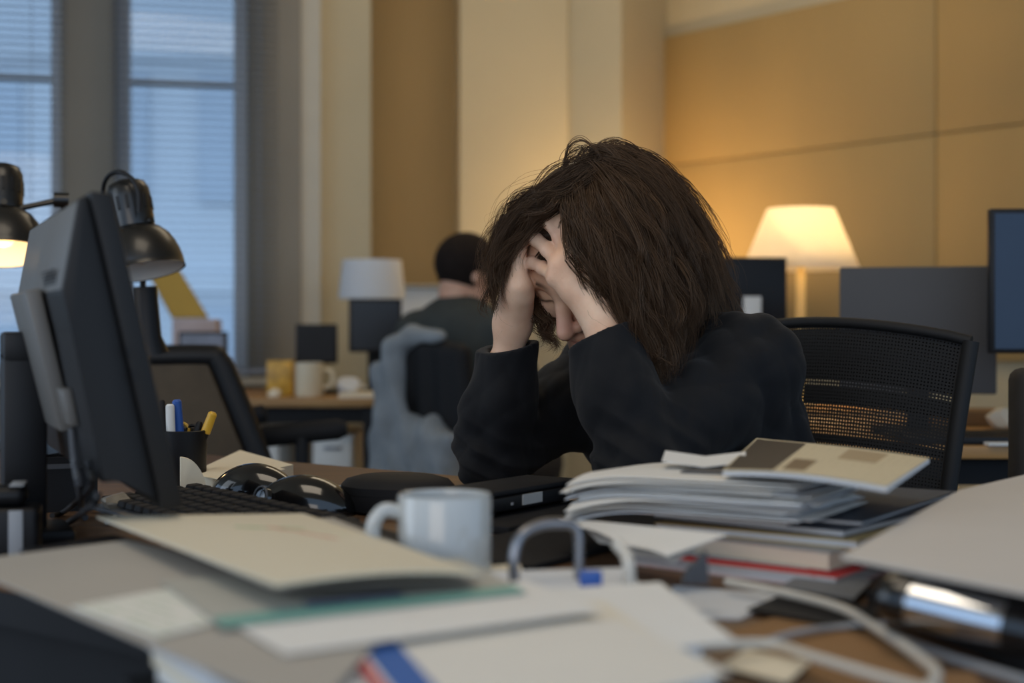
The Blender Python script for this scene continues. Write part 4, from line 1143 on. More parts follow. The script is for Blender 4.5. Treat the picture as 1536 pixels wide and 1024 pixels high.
# ---------------------------------------------------------------- tall stack on the right
sc = Vector((.30, 1.47, 0)); sx = Vector((.62, .785, 0)).normalized(); sy = Vector((-.785, .62, 0)).normalized()
def slab(name, label, cat, off, size, rot, z, th, m, group=None, fn=None, nx=6, ny=8, wfn=None):
    c, s = math.cos(rot), math.sin(rot); ax = sx * c + sy * s; ay = sy * c - sx * s; o = sc + sx * off[0] + sy * off[1]
    hx, hy = size[0] / 2, size[1] / 2
    q = [o - ax * hx - ay * hy, o + ax * hx - ay * hy, o + ax * hx + ay * hy, o - ax * hx + ay * hy]
    q = [Vector((p.x, p.y, z)) for p in q]
    if wfn:
        def fn(u, v):
            p = q[0] * (1 - u) * (1 - v) + q[1] * u * (1 - v) + q[2] * u * v + q[3] * (1 - u) * v
            return wfn(p - sc)
    ob = MB().sheet(q, nx, ny, th, fn).build(name, m); return tag(ob, label, cat, group)
def droop(p):
    a = min(1, max(0, (p.dot(sy) - .115) / .085)); b = min(1.2, max(0, (p.dot(Vector((-.9, -.43, 0))) - .187) / .05))
    return (0, 0, -.007 * a * a - .009 * b * b)
M_mag1 = print_mat('cover_red', rgb(214, 210, 204), rgb(176, 34, 38), 5, .5, blocks=[(.0, 1, .0, .2, rgb(178, 30, 34)), (0, .10, .2, 1, rgb(178, 30, 34))])
M_mag2 = print_mat('cover_dark', rgb(60, 68, 80), rgb(40, 46, 56), 8, .5)
M_mag3 = print_mat('cover_gold', rgb(200, 176, 120), rgb(150, 126, 84), 10, .5)
M_mag4 = print_mat('cover_pale', rgb(198, 192, 180), rgb(150, 144, 134), 14, .5)
def mag(label, off, rot, z, th, cover, pages=M_paperc, size=(.30, .215)):
    c, s = math.cos(rot), math.sin(rot); ax = sx * c + sy * s; ay = sy * c - sx * s; o = sc + sx * off[0] + sy * off[1]
    t = thing('magazine', label, 'magazine', (o.x, o.y, z), 'magazines in the stack')
    def sl(nm, m, z0, t0, e):
        hx, hy = size[0] / 2 - e, size[1] / 2 - e
        q = [o - ax * hx - ay * hy, o + ax * hx - ay * hy, o + ax * hx + ay * hy, o - ax * hx + ay * hy]
        return MB().sheet([Vector((p.x, p.y, z0)) for p in q], 4, 4, t0).build(nm, m, t)
    sl('pages', pages, z + .0012, th - .0024, .0015); sl('cover', cover, z + th - .0011, .0011, 0); sl('back_cover', cover, z, .0011, 0)
z = DESK + .001
mag('bottom magazine of the right-hand stack, with a red cover', (-.022, -.012), .0, z, .011, M_mag1); z += .0115
mag('thick pale magazine, second from the bottom of the stack', (.015, .0), -.06, z, .016, M_mag4, M_paperw); z += .0165
mag('gold-covered magazine sticking out to the right of the stack', (.035, .004), .05, z, .008, M_mag3); z += .0085
mag('dark blue magazine under the white sheets of the stack', (.05, .01), -.02, z, .007, M_mag2); z += .0075
mag('thin dark magazine just below the topmost open magazine', (.07, .02), .08, z, .005, M_mag2); z += .0055
# slumped loose sheets on the left of the stack
rr = random.Random(4); zs = z + .0004
nsh = 25
for k in range(nsh):
    far_ = k % 5 == 1
    slab('paper_sheet', 'loose white sheet inside the thick slumped wad on the magazine stack', 'paper', (-.072 + rr.gauss(0, .009) - .008 * far_, .060 + rr.gauss(0, .011) + .022 * far_), (.17, .23), .12 + rr.gauss(0, .07) + .22 * far_, zs + k * .00142, .0010, (M_paper, M_paperc, M_paper)[k % 3], 'loose sheets in the slumped wad', nx=18, ny=24, wfn=droop)
zs += nsh * .00142 + .0004
slab('paper_sheet', 'white top sheet of the slumped wad, pointing left', 'paper', (-.076, .068), (.175, .235), .16, zs, .0009, M_paper, None, nx=18, ny=24, wfn=droop)
for lb, pts in (('white sheet slipping out lowest at the front left of the wad', ((868, 784, 1.43), (1062, 810, 1.29), (1010, 846, 1.25), (898, 814, 1.34))), ('crumpled white sheet slipping out at the front left of the wad', ((838, 777, 1.438), (1092, 802, 1.270), (1000, 836, 1.235), (872, 792, 1.36)))):
    o = MB().sheet([P(*q) for q in pts], 12, 12, .0008, lambda u, v: (0, 0, .0015 * math.sin(9 * u) * v)).build('paper_sheet', M_paper); tag(o, lb, 'paper')
slab('folded_note', 'small torn white note standing up on the slumped wad', 'paper', (-.048, .088), (.055, .085), .5, zs + .0038, .0008, M_paper, None, lambda u, v: (0, 0, .011 * abs(v - .5) + .006 * u))
slab('notepad', 'thin grey notepad beneath the torn note', 'notepad', (-.03, .03), (.13, .14), .3, zs + .0014, .0018, M_grey)
M_mag = print_mat('magazine_page', rgb(206, 192, 160), rgb(150, 134, 104), 22, .5, blocks=[(.03, .97, .68, .99, rgb(52, 44, 36)), (.08, .42, .50, .64, rgb(120, 100, 74)), (.55, .93, .2, .42, rgb(168, 148, 116))])
tm = [PZ(1088, 712, .829), PZ(1330, 738, .829), PZ(1392, 694, .829), PZ(1135, 672, .829)]
def open_mag():
    q = [PZ(1330, 738, .8325), PZ(1394, 694, .8325), PZ(1135, 671, .8325), PZ(1084, 713, .8325)]
    t = thing('open_magazine', 'open magazine with a dark photo lying topmost on the stack', 'magazine', tuple(q[0]))
    MB().sheet(q, 10, 14, .004, lambda u, v: (0, 0, .004 * math.sin(v * 3.1))).build('pages', M_paperc, t)
    MB().sheet([p + Vector((0, 0, .0045)) for p in q], 10, 14, .0006, lambda u, v: (0, 0, .004 * math.sin(v * 3.1) + .006 * v ** 3 * u)).build('printed_page', M_mag, t)
open_mag()

# ---------------------------------------------------------------- white board and black things at far right
wb = [PZ(1262, 838, .80), PZ(1545, 895, .80), PZ(1600, 700, .80), PZ(1440, 738, .80)]
o = MB().sheet(wb, 16, 12, .0025, lambda u, v: (0, 0, .004 * math.sin(3.1 * v) * u)).build('portfolio_cover', mat('board_white', rgb(196, 189, 180), .75, var=.02)); tag(o, 'large white portfolio board at the right edge of the desk', 'board')
pf = [PZ(1285, 848, .787), PZ(1560, 898, .787), PZ(1640, 715, .787), PZ(1440, 752, .787)]
o = MB().sheet(pf, 4, 4, .011).build('portfolio', M_mattb); tag(o, 'black portfolio case under the white board', 'portfolio')
pf2 = [PZ(1345, 885, .7415), PZ(1600, 955, .7415), PZ(1660, 775, .7415), PZ(1490, 800, .7415)]
o = MB().sheet(pf2, 4, 4, .042).build('archive_box', M_black); tag(o, 'flat black archive box under the portfolio at the right', 'box')
ta, tb = P(1322, 893, 1.02), P(1640, 968, .93)
t = thing('torch', 'glossy black torch with a chrome barrel in front of the black box', 'torch', tuple(ta))
tub = [ta.lerp(tb, k) for k in (0, .04, .1, .16, .2, .55, .62, 1)]
tub = [Vector((p.x, p.y, p.z)) for p in tub]
MB().tube(tub[:4], [.012, .017, .018, .018], 24).build('head', M_gloss, t)
MB().tube([tub[3], tub[4], tub[5], tub[6]], [.0165, .0165, .0165, .0165], 24).build('barrel', M_chrome, t)
MB().tube([tub[6], tub[7]], [.018, .018], 24).build('tail', M_gloss, t)
o = flat_sheet('black_case', 'low black case carrying the torch at the right', 'case', [(1300, 915), (1540, 1015), (1640, 990), (1400, 918)], .7415, M_black, .018)

# scraps and white cables at the bottom right
flat_sheet('kraft_envelope', 'brown kraft envelope on the desk at the bottom right', 'envelope', [(1080, 955), (1290, 1050), (1440, 985), (1200, 915)], DESK + .0008, M_kraft, .0015)
flat_sheet('kraft_card', 'brown card scrap beside the torch at the bottom right', 'card', [(1330, 1060), (1500, 1080), (1460, 1010), (1340, 1010)], DESK + .0030, M_kraft, .0012)
flat_sheet('cream_card', 'cream card scrap right of the lever arch file', 'card', [(1080, 1000), (1180, 1025), (1215, 995), (1120, 975)], DESK + .0045, M_paperw, .001)
flat_sheet('white_envelope', 'grey-white envelope lying below the magazine stack', 'envelope', [(1000, 925), (1110, 930), (1190, 895), (1010, 880)], DESK + .0008, M_paperc, .0015)
flat_sheet('dark_leaflet', 'dark leaflet on the desk in front of the magazine stack', 'leaflet', [(1120, 915), (1290, 945), (1330, 915), (1180, 890)], DESK + .0045, M_mattb, .0012)
flat_sheet('grey_leaflet', 'grey leaflet poking out below the white board', 'leaflet', [(1170, 880), (1280, 900), (1310, 870), (1215, 855)], DESK + .0075, M_mid, .001)
cz = DESK + .0135
cable('cable', 'thick white cable looping at the bottom right corner', [PZ(1090, 872, cz), PZ(1180, 890, cz), PZ(1262, 912, cz), PZ(1320, 945, cz), PZ(1372, 980, cz), PZ(1404, 1008, cz), PZ(1390, 1032, cz), PZ(1340, 1045, cz)], .0036, M_cablew)
cable('cable', 'white cable running straight from the file to the right edge', [PZ(1040, 968, cz + .008), PZ(1150, 965, cz + .001), PZ(1220, 985, cz + .001), PZ(1310, 1012, cz), PZ(1440, 1050, cz)], .0034, M_cablew)
cable('cable', 'thin grey cable crossing under the white loop', [PZ(1110, 975, cz - .008), PZ(1190, 950, cz - .006), PZ(1260, 940, cz - .008), PZ(1330, 934, cz - .004)], .0026, M_lgrey)
cable('cable', 'grey cable in front of the black case at far right', [PZ(1330, 950, DESK + .004), PZ(1420, 985, DESK + .004), PZ(1540, 1022, DESK + .004)], .0034, M_lgrey)
# ================================================================== THE PERSON'S CHAIR
def mesh_fabric(name, c, scale, hole):
    m, nt, b, out = nodes(name)
    tc = nt.nodes.new('ShaderNodeTexCoord'); mp_ = nt.nodes.new('ShaderNodeMapping'); mp_.inputs['Scale'].default_value = (scale, scale, scale)
    nt.links.new(tc.outputs['UV'], mp_.inputs['Vector'])
    v = nt.nodes.new('ShaderNodeTexVoronoi'); v.inputs['Scale'].default_value = 1; v.inputs['Randomness'].default_value = .12
    nt.links.new(mp_.outputs['Vector'], v.inputs['Vector'])
    k = nt.nodes.new('ShaderNodeMath'); k.operation = 'GREATER_THAN'; k.inputs[1].default_value = hole
    nt.links.new(v.outputs['Distance'], k.inputs[0]); nt.links.new(k.outputs[0], b.inputs['Alpha'])
    b.inputs['Base Color'].default_value = c; b.inputs['Roughness'].default_value = .8
    return m
M_mesh = mesh_fabric('chair_mesh', rgb(16, 16, 17), 1, .25)
M_chairblack = mat('chair_black', rgb(14, 14, 15), .7, var=.05)
cp = P(1446, 512, 2.13)
cw = Vector((-.66, .75, 0)).normalized()          # along the back, away from us
cn = Vector((-cw.y, cw.x, 0)); cn = cn if cn.x < 0 else -cn   # sitter's front
W_ = .50; HB = .52
top = cp.z
def cback(u, v):
    """u along the width 0..1, v down from the top 0..1"""
    inset = .05 * v
    w = inset + u * (W_ - 2 * inset)
    arch = .030 * math.sin(math.pi * u) ** .8
    bow = -.045 * math.sin(math.pi * u)
    lean = -.02 + .03 * math.sin(v * 2.6)
    p = cp + cw * w - cn * (-.0 + bow * -1 * -1) + cn * (lean)
    return Vector((p.x, p.y, top + arch * (1 - v) - v * HB))
ch = thing('office_chair', 'black mesh-back office chair the person in black sits on', 'chair', (PEL[0], PEL[1], 0))
mb = MB(); nu, nv = 24, 24
for j in range(nv + 1):
    for i in range(nu + 1):
        u, v = .02 + .96 * i / nu, .01 + .97 * j / nv; p = cback(u, v); mb.uv[len(mb.v)] = (u * 96, v * 100); mb.v.append(tuple(p))
for j in range(nv):
    for i in range(nu): a = j * (nu + 1) + i; mb.f.append((a, a + 1, a + nu + 2, a + nu + 1))
mb.build('mesh_back', M_mesh, ch, 60, fix=False)
edge = [cback(0, 1 - k / 10) for k in range(11)] + [cback(k / 16, 0) for k in range(1, 17)] + [cback(1, k / 10) for k in range(1, 11)]
MB().tube(edge[:11], [.0125] * 11, 12, flat=1.1).build('back_upright', M_chairblack, ch, 60)
MB().tube(edge[26:], [.0125] * len(edge[26:]), 12).build('back_upright', M_chairblack, ch, 60)
MB().tube(edge[10:27], .0085, 12).build('top_rail', M_chairblack, ch, 60)
# opaque strips added behind the mesh so background light shows only in the gaps
def strap(nm, v0, v1, u0=.03, u1=.97, off=.012, m=None):
    s = MB(); N = 14
    for j in range(2):
        for i in range(N + 1):
            p = cback(u0 + (u1 - u0) * i / N, v0 if j == 0 else v1) - cn * off; s.v.append(tuple(p))
    for i in range(N): s.f.append((i, i + 1, N + 2 + i, N + 1 + i))
    o = s.build(nm, m or M_chairblack, ch, 60, fix=False)
    sm = o.modifiers.new('thick', 'SOLIDIFY'); sm.thickness = .004
    return o
strap('upper_blocker', .02, .165); strap('mid_blocker', .185, .235, .03, .55); strap('mid_blocker', .325, .35, .03, .97)
strap('lower_blocker', .41, .50)
CB = SEAT
seatM = frame((CB[0], CB[1], 0), tuple(-Lb))
MB().box((0, 0, .393), (.50, .48, .07), seatM, .03, 3).build('seat', M_mattb, ch)
MB().tube([cback(.5, .98) + Vector((0, 0, .0)), cback(.5, 1) + cn * .02 + Vector((0, 0, -.05)), Vector((CB[0], CB[1], .345))], .022, 10).build('back_bracket', M_black, ch)
MB().lathe([(0, .09), (.028, .09), (.028, .352), (0, .352)], 20, Matrix.Translation((CB[0], CB[1], 0))).build('gas_column', M_metal, ch)
for k in range(5):
    a = 2 * math.pi * k / 5 + .3; d = Vector((math.cos(a), math.sin(a), 0)); c = Vector((CB[0], CB[1], 0))
    MB().tube([c + Vector((0, 0, .1)), c + d * .15 + Vector((0, 0, .095)), c + d * .29 + Vector((0, 0, .075))], [.026, .022, .016], 10).build('base_leg', M_black, ch)
    w_ = c + d * .28 + Vector((0, 0, .029)); s = Vector((-d.y, d.x, 0))
    MB().tube([w_ - s * .02, w_ + s * .02], .028, 16).build('castor', M_black, ch)

# ================================================================== LAMPS ON THE LEFT
def desk_lamp(label, head_px, head_py, Y, axis, s, base_pt, lit, arm_pts, hx=0):
    """architect lamp: axis points from the cap down to the open rim"""
    hd_ = P(head_px, head_py, Y); ax = Vector(axis).normalized()
    M = Matrix.Translation(hd_) @ (-ax).to_track_quat('Z', 'X').to_matrix().to_4x4() @ Matrix.Scale(s, 4)
    r = thing('desk_lamp', label, 'lamp', (base_pt[0], base_pt[1], DESK))
    # local z runs up along the cap, 0 = waist between dome and cap
    dome = [(.0345 + .0005, .004)] + [(.034 + .042 * math.sin(t * math.pi / 2) ** .9, .004 - .078 * (1 - math.cos(t * math.pi / 2)) ** .85) for t in np.linspace(.05, 1, 14)]
    inner = [(max(q[0] - .0022, .001), q[1] - .001) for q in dome[::-1]]
    MB().lathe(dome + [(dome[-1][0] + .001, dome[-1][1] - .002)], 44, M, cap=False).build('shade', M_lamp, r, 60)
    MB().lathe(inner + [(.0, .001)], 44, M, cap=False).build('shade_lining', M_enamel, r, 60)
    cap_ = [(.036, .006), (.037, .012), (.0385, .06), (.038, .075), (.033, .088), (.02, .094), (0, .095)]
    c = MB().lathe(cap_, 40, M).build('socket_cap', M_lamp, r, 50)
    sl = MB()
    for k in range(14):
        a = 2 * math.pi * k / 14
        sl.box((.0384, 0, .048), (.002, .006, .026), M @ Matrix.Rotation(a, 4, 'Z'), .0008, 1)
    sl.build('vent_slots', M_black, c)
    MB().lathe([(0, -.062), (.018, -.056), (.026, -.04), (.022, -.022), (.013, -.006), (.013, .003)], 28, M).build('bulb', emit('bulb_glow', (1, .74, .40, 1), 1.2) if lit else M_enamel, r, 60)
    MB().tube([M @ Vector((.034, 0, .008)), M @ Vector((.046, 0, .008))], .006, 12).build('joint_knob', M_lamp, r)
    bp = Vector((base_pt[0], base_pt[1], DESK))
    MB().lathe([(0, .001), (.085, .001), (.088, .006), (.084, .016), (.03, .026), (.014, .034), (0, .034)], 40, Matrix.Translation(bp)).build('base', M_lamp, r, 50)
    pts = [bp + Vector((0, 0, .03))] + [Vector(p) for p in arm_pts]
    for a, b in zip(pts[:-1], pts[1:]): MB().tube([a, b], .0058, 10).build('arm', M_lamp, r)
    for p in pts[1:-1]: MB().tube([p + Vector((-.013, -.004, 0)), p + Vector((.013, .004, 0))], .014, 16).build('elbow_knob', M_lamp, r)
    return r, M
YL = 2.62
rA, MA = desk_lamp('lit black desk lamp at the left edge of the photo', 3, 322, YL, (.12, -.27, -1), 1.02, (P(20, 500, YL).x, YL + .12), True,
    [P(128, 420, YL + .08), P(92, 300, YL + .03), P(30, 312, YL)])
rB, MB_ = desk_lamp('unlit black desk lamp with a looped cord behind the monitor', 203, 347, YL, (.22, -.14, -1), 1.02, (P(222, 530, 2.7).x, 2.72), False,
    [P(215, 470, 2.72), P(214, 400, 2.7), P(212, 348, 2.66)])
MB().tube(smooth_path([P(209, 318, YL - .05), P(207, 285, YL - .05), P(196, 266, YL - .04), P(178, 258, YL - .03), P(163, 264, YL), P(155, 282, YL + .02), P(156, 320, YL + .03), P(165, 420, YL + .06), P(190, 520, YL + .1)], 8), .0042, 10).build('cord', M_black, rB)
MB().tube([P(217, 430, 2.705), P(222, 505, 2.715), P(226, 530, 2.72)], [.024, .027, .037], 16, flat=.85).build('stem_cover', M_black, rB)
light('POINT', 'lit_desk_lamp', MA @ Vector((0, 0, -.074)), .45, (1, .66, .3), .02)
# ================================================================== THE OFFICE BEHIND
def desk_at(label, px0, px1, Yf, depth, yaw=0, m=None, legs=M_mattb):
    a, b = P(px0, 600, Yf), P(px1, 600, Yf); L = b.x - a.x
    o = Vector(((a.x + b.x) / 2, Yf, 0)); M = Matrix.Translation(o) @ Matrix.Rotation(yaw, 4, 'Z')
    t = thing('office_desk', label, 'desk', tuple(o))
    MB().box((0, depth / 2, DESK - .0125), (L, depth, .025), M, .002).build('desk_top', m or M_oak, t)
    for x in (-L / 2 + .06, L / 2 - .06):
        for y in (.05, depth - .05): MB().box((x, y, .357), (.06, .06, .714), M, .003).build('leg', legs, t)
    MB().box((0, .05, .685), (L - .18, .03, .05), M).build('rail', legs, t)
    return t, M
M_desk2 = wood('mid_oak', rgb(150, 112, 68), rgb(176, 136, 84))
desk_at('oak desk by the window carrying the cream mug and dark monitor', 150, 585, 4.62, .75, 0, M_desk2)
def screen(label, px0, px1, py0, py1, Y, yaw, m_back, m_front, facing=-1, stand_m=None, tilt=0, base_z=DESK, th=.025, stand=True):
    """flat monitor whose outline the photo shows between the given columns and rows"""
    c = P((px0 + px1) / 2, (py0 + py1) / 2, Y); w = (px1 - px0) / FPX * Y / max(.3, math.cos(yaw)); h = (py1 - py0) / FPX * Y
    t = thing('monitor', label, 'monitor', (c.x, c.y, base_z))
    M = Matrix.Translation(c) @ Matrix.Rotation(yaw, 4, 'Z') @ Matrix.Rotation(tilt, 4, 'X')
    MB().box((0, 0, 0), (w, th, h), M, .004).build('housing', m_back, t)
    MB().box((0, facing * (th / 2 + .0006), 0), (w - .02, .001, h - .02), M).build('screen', m_front, t)
    if stand:
        b = -facing
        zb = base_z - c.z
        MB().box((0, b * .04, (zb + .01 - h * .1) / 2), (.05, .02, -zb - .01 - h * .1), M, .002).build('stand', stand_m or M_mattb, t)
        MB().box((0, b * .03, zb + .0065), (.2, .17, .011), Matrix.Translation(c) @ Matrix.Rotation(yaw, 4, 'Z'), .003).build('foot', stand_m or M_mattb, t)
    return t, M
M_scr = mat('screen_dark', rgb(30, 33, 38), .3, var=.05)
M_scrgrey = mat('monitor_slate', rgb(74, 72, 72), .6, var=.03)
M_scrblue = mat('screen_blue_slate', rgb(44, 62, 84), .45, var=.05)
screen('dark monitor on the window desk in front of the white lampshade', 524, 602, 448, 528, 5.05, .15, M_black, M_scr)
# unlit lampshade
def table_lamp(label, px, py0, py1, hw_top, hw_bot, Y, m_shade, m_stem, base_z=DESK, energy=0, sq=False, tilt=0):
    tp, bt_ = P(px, py0, Y), P(px, py1, Y); r0, r1 = hw_top / FPX * Y, hw_bot / FPX * Y; h = tp.z - bt_.z
    t = thing('table_lamp', label, 'lamp', (tp.x, tp.y, base_z)); M = Matrix.Translation((tp.x, tp.y, bt_.z))
    n = 40
    MB().lathe([(r1, 0), (r0, h), (r0 - .003, h), (r1 - .003, 0.0005), (r1, 0)], n, M, cap=False).build('lamp_shade', m_shade, t, 60, fix=False)
    MB().tube([(tp.x, tp.y, base_z + .02), (tp.x, tp.y, bt_.z + h * .25)], .0145, 14).build('stem', m_stem, t)
    MB().lathe([(0, .001), (.085, .001), (.085, .012), (.03, .02), (0, .02)], 32, Matrix.Translation((tp.x, tp.y, base_z))).build('base', m_stem, t)
    MB().lathe([(0, 0), (.02, .01), (.03, .035), (.02, .06), (.012, .075), (0, .075)], 24, M @ Matrix.Translation((0, 0, h * .25))).build('bulb', emit('lamp_bulb', (1, .7, .35, 1), 6) if energy else M_enamel, t, 60)
    MB().tube([(tp.x - r0 + .002, tp.y, bt_.z + h * .98), (tp.x + r0 - .002, tp.y, bt_.z + h * .98)], .002, 6).build('shade_carrier', m_stem, t)
    if energy: light('POINT', 'table_lamp_glow', (tp.x, tp.y, bt_.z + h * .55), energy, (1, .73, .40), .035)
    return t
def shade_mat(name, c, tr):
    m, nt, b, out = nodes(name)
    d = nt.nodes.new('ShaderNodeBsdfDiffuse'); d.inputs['Color'].default_value = c
    t = nt.nodes.new('ShaderNodeBsdfTranslucent'); t.inputs['Color'].default_value = c
    mx = nt.nodes.new('ShaderNodeMixShader'); mx.inputs[0].default_value = tr
    nt.links.new(d.outputs[0], mx.inputs[1]); nt.links.new(t.outputs[0], mx.inputs[2]); nt.links.new(mx.outputs[0], out.inputs['Surface'])
    return m
M_shade = shade_mat('linen_shade', (.86, .80, .68, 1), .55); M_shade2 = shade_mat('white_shade', (.84, .86, .88, 1), .35)
M_brass = mat('cream_metal', rgb(226, 196, 130), .4, var=.03)
table_lamp('unlit white table lamp behind the dark monitor on the window desk', 558, 390, 448, 44, 50, 5.27, M_shade2, M_white)
# window-desk things
def wmug(label, px, py1, Y, w, h, m):
    c = P(px, py1, Y); t = thing('mug', label, 'mug', (c.x, c.y, DESK)); M = Matrix.Translation((c.x, c.y, DESK))
    MB().lathe([(0, .001), (w * .92, .001), (w, .012), (w, h), (w - .004, h), (w - .005, .01), (0, .01)], 36, M).build('cup', m, t)
    MB().tube(smooth_path([Vector((c.x + w, c.y, DESK + h * .8)), Vector((c.x + w + .028, c.y, DESK + h * .72)), Vector((c.x + w + .028, c.y, DESK + h * .4)), Vector((c.x + w, c.y, DESK + h * .25))], 6), .007, 10).build('handle', m, t)
wmug('tall cream mug near the left end of the window desk', 464, 580, 4.78, .048, .115, mat('cream_china', rgb(214, 200, 170), .35, var=.02))
def wbox_(name, label, cat, px0, px1, py0, py1, Y, d, m, z=DESK, bevel=.003):
    a, b = P(px0, py1, Y), P(px1, py0, Y)
    o = MB().box(((a.x + b.x) / 2, Y + d / 2, (z + .0008 + b.z) / 2), (b.x - a.x, d, b.z - z - .0008), None, bevel).build(name, m); return tag(o, label, cat)
M_gold = mat('gold_print', rgb(196, 150, 50), .4, var=.35, vscale=30)
wbox_('gold_box', 'small gold and brown box left of the cream mug', 'box', 400, 438, 541, 580, 4.86, .08, M_gold)
o = crumple(P(412, 580, 4.76).xy.to_3d() + Vector((0, 0, DESK + .001)), .028, 9).build('paper_ball', M_paperw, angle=12); tag(o, 'crumpled cream paper in front of the gold box', 'paper')
o = crumple(P(524, 580, 4.82).xy.to_3d() + Vector((0, 0, DESK + .001)), .060, 12).build('plastic_bag', M_paperc, angle=14); tag(o, 'crumpled white bag between the cream mug and the dark monitor', 'bag')
c = P(552, 575, 4.75)
o = MB().box((c.x, 4.78, DESK + .008), (.18, .22, .014)).build('paper_pile', M_paperw); tag(o, 'cream papers on the front right corner of the window desk', 'papers')
screen('small dark monitor with a painted pale reflection on the window desk at left', 268, 342, 497, 585, 4.95, -.1, M_black, mat('screen_painted_reflect', rgb(110, 112, 124), .25, var=.3, vscale=14), stand=False)  # pale reflection is mottled into the screen's base colour
screen('black monitor half hidden behind the cream mug', 444, 506, 486, 545, 5.0, .1, M_black, M_black)
wbox_('document_box', 'pale pink document box on the window desk holding the yellow folder', 'box', 258, 324, 478, 592, 5.08, .1, mat('pink_card', rgb(186, 168, 164), .7))
yb = [P(258, 477.5, 5.1), P(312, 477.5, 5.16), P(262, 395, 5.2), P(214, 395, 5.14)]
o = MB().sheet(yb, 3, 3, .01).build('yellow_folder', mat('mustard_card', rgb(168, 140, 62), .6, var=.05)); tag(o, 'mustard yellow folder leaning on the pink document box', 'folder')
wbox_('radiator', 'white radiator shelf behind the person in the grey jacket', 'radiator', 596, 672, 432, 700, 5.75, .12, M_white, 0.02)
wbox_('radiator_shelf', 'pale shelf board lying on the white radiator', 'shelf', 592, 676, 427, 431, 5.72, .17, M_trimlight, P(0, 431.5, 5.75).z)
# pedestals under the window desk
for (a, b, lb) in ((470, 530, 'white pedestal cabinet on the right under the window desk'), (354, 420, 'white pedestal cabinet on the left under the window desk')):
    A, B = P(a, 620, 4.78), P(b, 620, 4.78); t = thing('pedestal_cabinet', lb, 'cabinet', ((A.x + B.x) / 2, 5.02, 0))
    MB().box(((A.x + B.x) / 2, 5.02, .32), (B.x - A.x, .5, .58), None, .004).build('body', M_white, t)
    for k in range(3):
        d = MB().box(((A.x + B.x) / 2, 4.765, .125 + k * .19), (B.x - A.x - .012, .008, .18), None, .002).build('drawer', M_white, t)
        MB().box(((A.x + B.x) / 2, 4.755, .19 + k * .19), (.06, .012, .01), None, .002).build('handle', M_metal, d)
    for dx in (-.04, .04): MB().tube([((A.x + B.x) / 2 + dx - .01, 4.9, .0155), ((A.x + B.x) / 2 + dx + .01, 4.9, .0155)], .015, 12).build('castor', M_black, t)

# ---------------------------------------------------------------- brown chair behind the monitor
M_brown = mat('brown_upholstery', rgb(74, 62, 46), .8, var=.1, vscale=30)
c0 = P(300, 700, 3.35); t = thing('office_chair', 'empty black office chair with a brown back behind the left monitor', 'chair', (c0.x + .2, 3.45, 0))
def bx(px, py, Y=3.3): return P(px, py, Y)
def quad_pad(pts, th, m, nm, par, bev=.006):
    """thick upright pad through four points"""
    return MB().prism([(p.x, p.z) for p in pts], pts[0].y, pts[0].y + th, lambda a, b, w: (a, w + (b - .7) * .0, b), bev).build(nm, m, par)
quad_pad([bx(190, 545), bx(310, 541), bx(378, 710), bx(190, 735)], .035, M_brown, 'back_pad', t)
fr_ = [bx(186, 536), bx(306, 534), bx(326, 541), bx(345, 580), bx(396, 712), bx(400, 760)]
fr_ = [p + Vector((0, .0175, 0)) for p in fr_]
MB().tube(smooth_path(fr_, 6), [.027] * (len(fr_) * 6 - 5), 12).build('back_frame', M_black, t, 70)
for py, x0, x1, dy in ((648, 386, 520, 0), (626, 358, 400, .42)):
    a, b = P(x0, py + (8 if not dy else 0), 3.42 + dy), P(x1, py - 6, 3.42 + dy)
    MB().tube([a, a.lerp(b, .1), a.lerp(b, .9), b], [.012, .018, .018, .012], 12, flat=1.4).build('armrest', M_mattb, t)
    m_ = a.lerp(b, .5); MB().tube([m_, (m_.x, m_.y, .46)], .017, 10).build('armrest_post', M_black, t)
sx_ = P(440, 700, 3.6); MB().box((sx_.x - .06, 3.63, .44), (.46, .46, .07), None, .025, 3).build('seat', M_mattb, t)
MB().tube([(P(398, 760, 3.32).x, 3.34, P(398, 760, 3.3).z), (sx_.x - .2, 3.5, .44)], .02, 10).build('back_bracket', M_black, t)
MB().lathe([(0, .08), (.028, .08), (.028, .41), (0, .41)], 20, Matrix.Translation((sx_.x - .06, 3.63, 0))).build('gas_column', M_metal, t)
for k in range(5):
    a = 2 * math.pi * k / 5; d = Vector((math.cos(a), math.sin(a), 0)); q = Vector((sx_.x - .06, 3.63, 0))
    MB().tube([q + Vector((0, 0, .09)), q + d * .28 + Vector((0, 0, .065))], [.024, .016], 10).build('base_leg', M_black, t)
    s = Vector((-d.y, d.x, 0)); MB().tube([q + d * .27 + Vector((0, 0, .027)) - s * .018, q + d * .27 + Vector((0, 0, .027)) + s * .018], .026, 14).build('castor', M_black, t)

# ---------------------------------------------------------------- man in the background and his chair
mh = V3(P(702, 408, 4.62)); Fm = np.array((.86, .46, -.22)); Fm /= np.linalg.norm(Fm); Um = np.array((0, 0, 1.)) - Fm[2] * Fm; Um /= np.linalg.norm(Um); Lm = np.cross(Um, Fm)
Fmb = np.array((.5, .87, 0)); Fmb /= np.linalg.norm(Fmb); Lmb = np.array((-Fmb[1], Fmb[0], 0))
man = thing('person', 'seated person with short dark hair and grey jacket, back turned, beside the window desk', 'person', (float(mh[0]) - .08, float(mh[1]), 0))
def Hm(f, l, u): return mh + f * Fm + l * Lm + u * Um
nb = mh + np.array((-.03, -.02, -.145)); pelm = np.array((mh[0] - .035, mh[1] - .03, .53))
g = Grid(mh - np.array((.5, .5, .75)), mh + np.array((.5, .5, .2)), .007)
g.ell(Hm(-.01, 0, .02), (Fm, Lm, Um), (.098, .077, .09), .01); g.ell(Hm(.035, 0, -.055), (Fm, Lm, Um), (.06, .058, .075), .03)
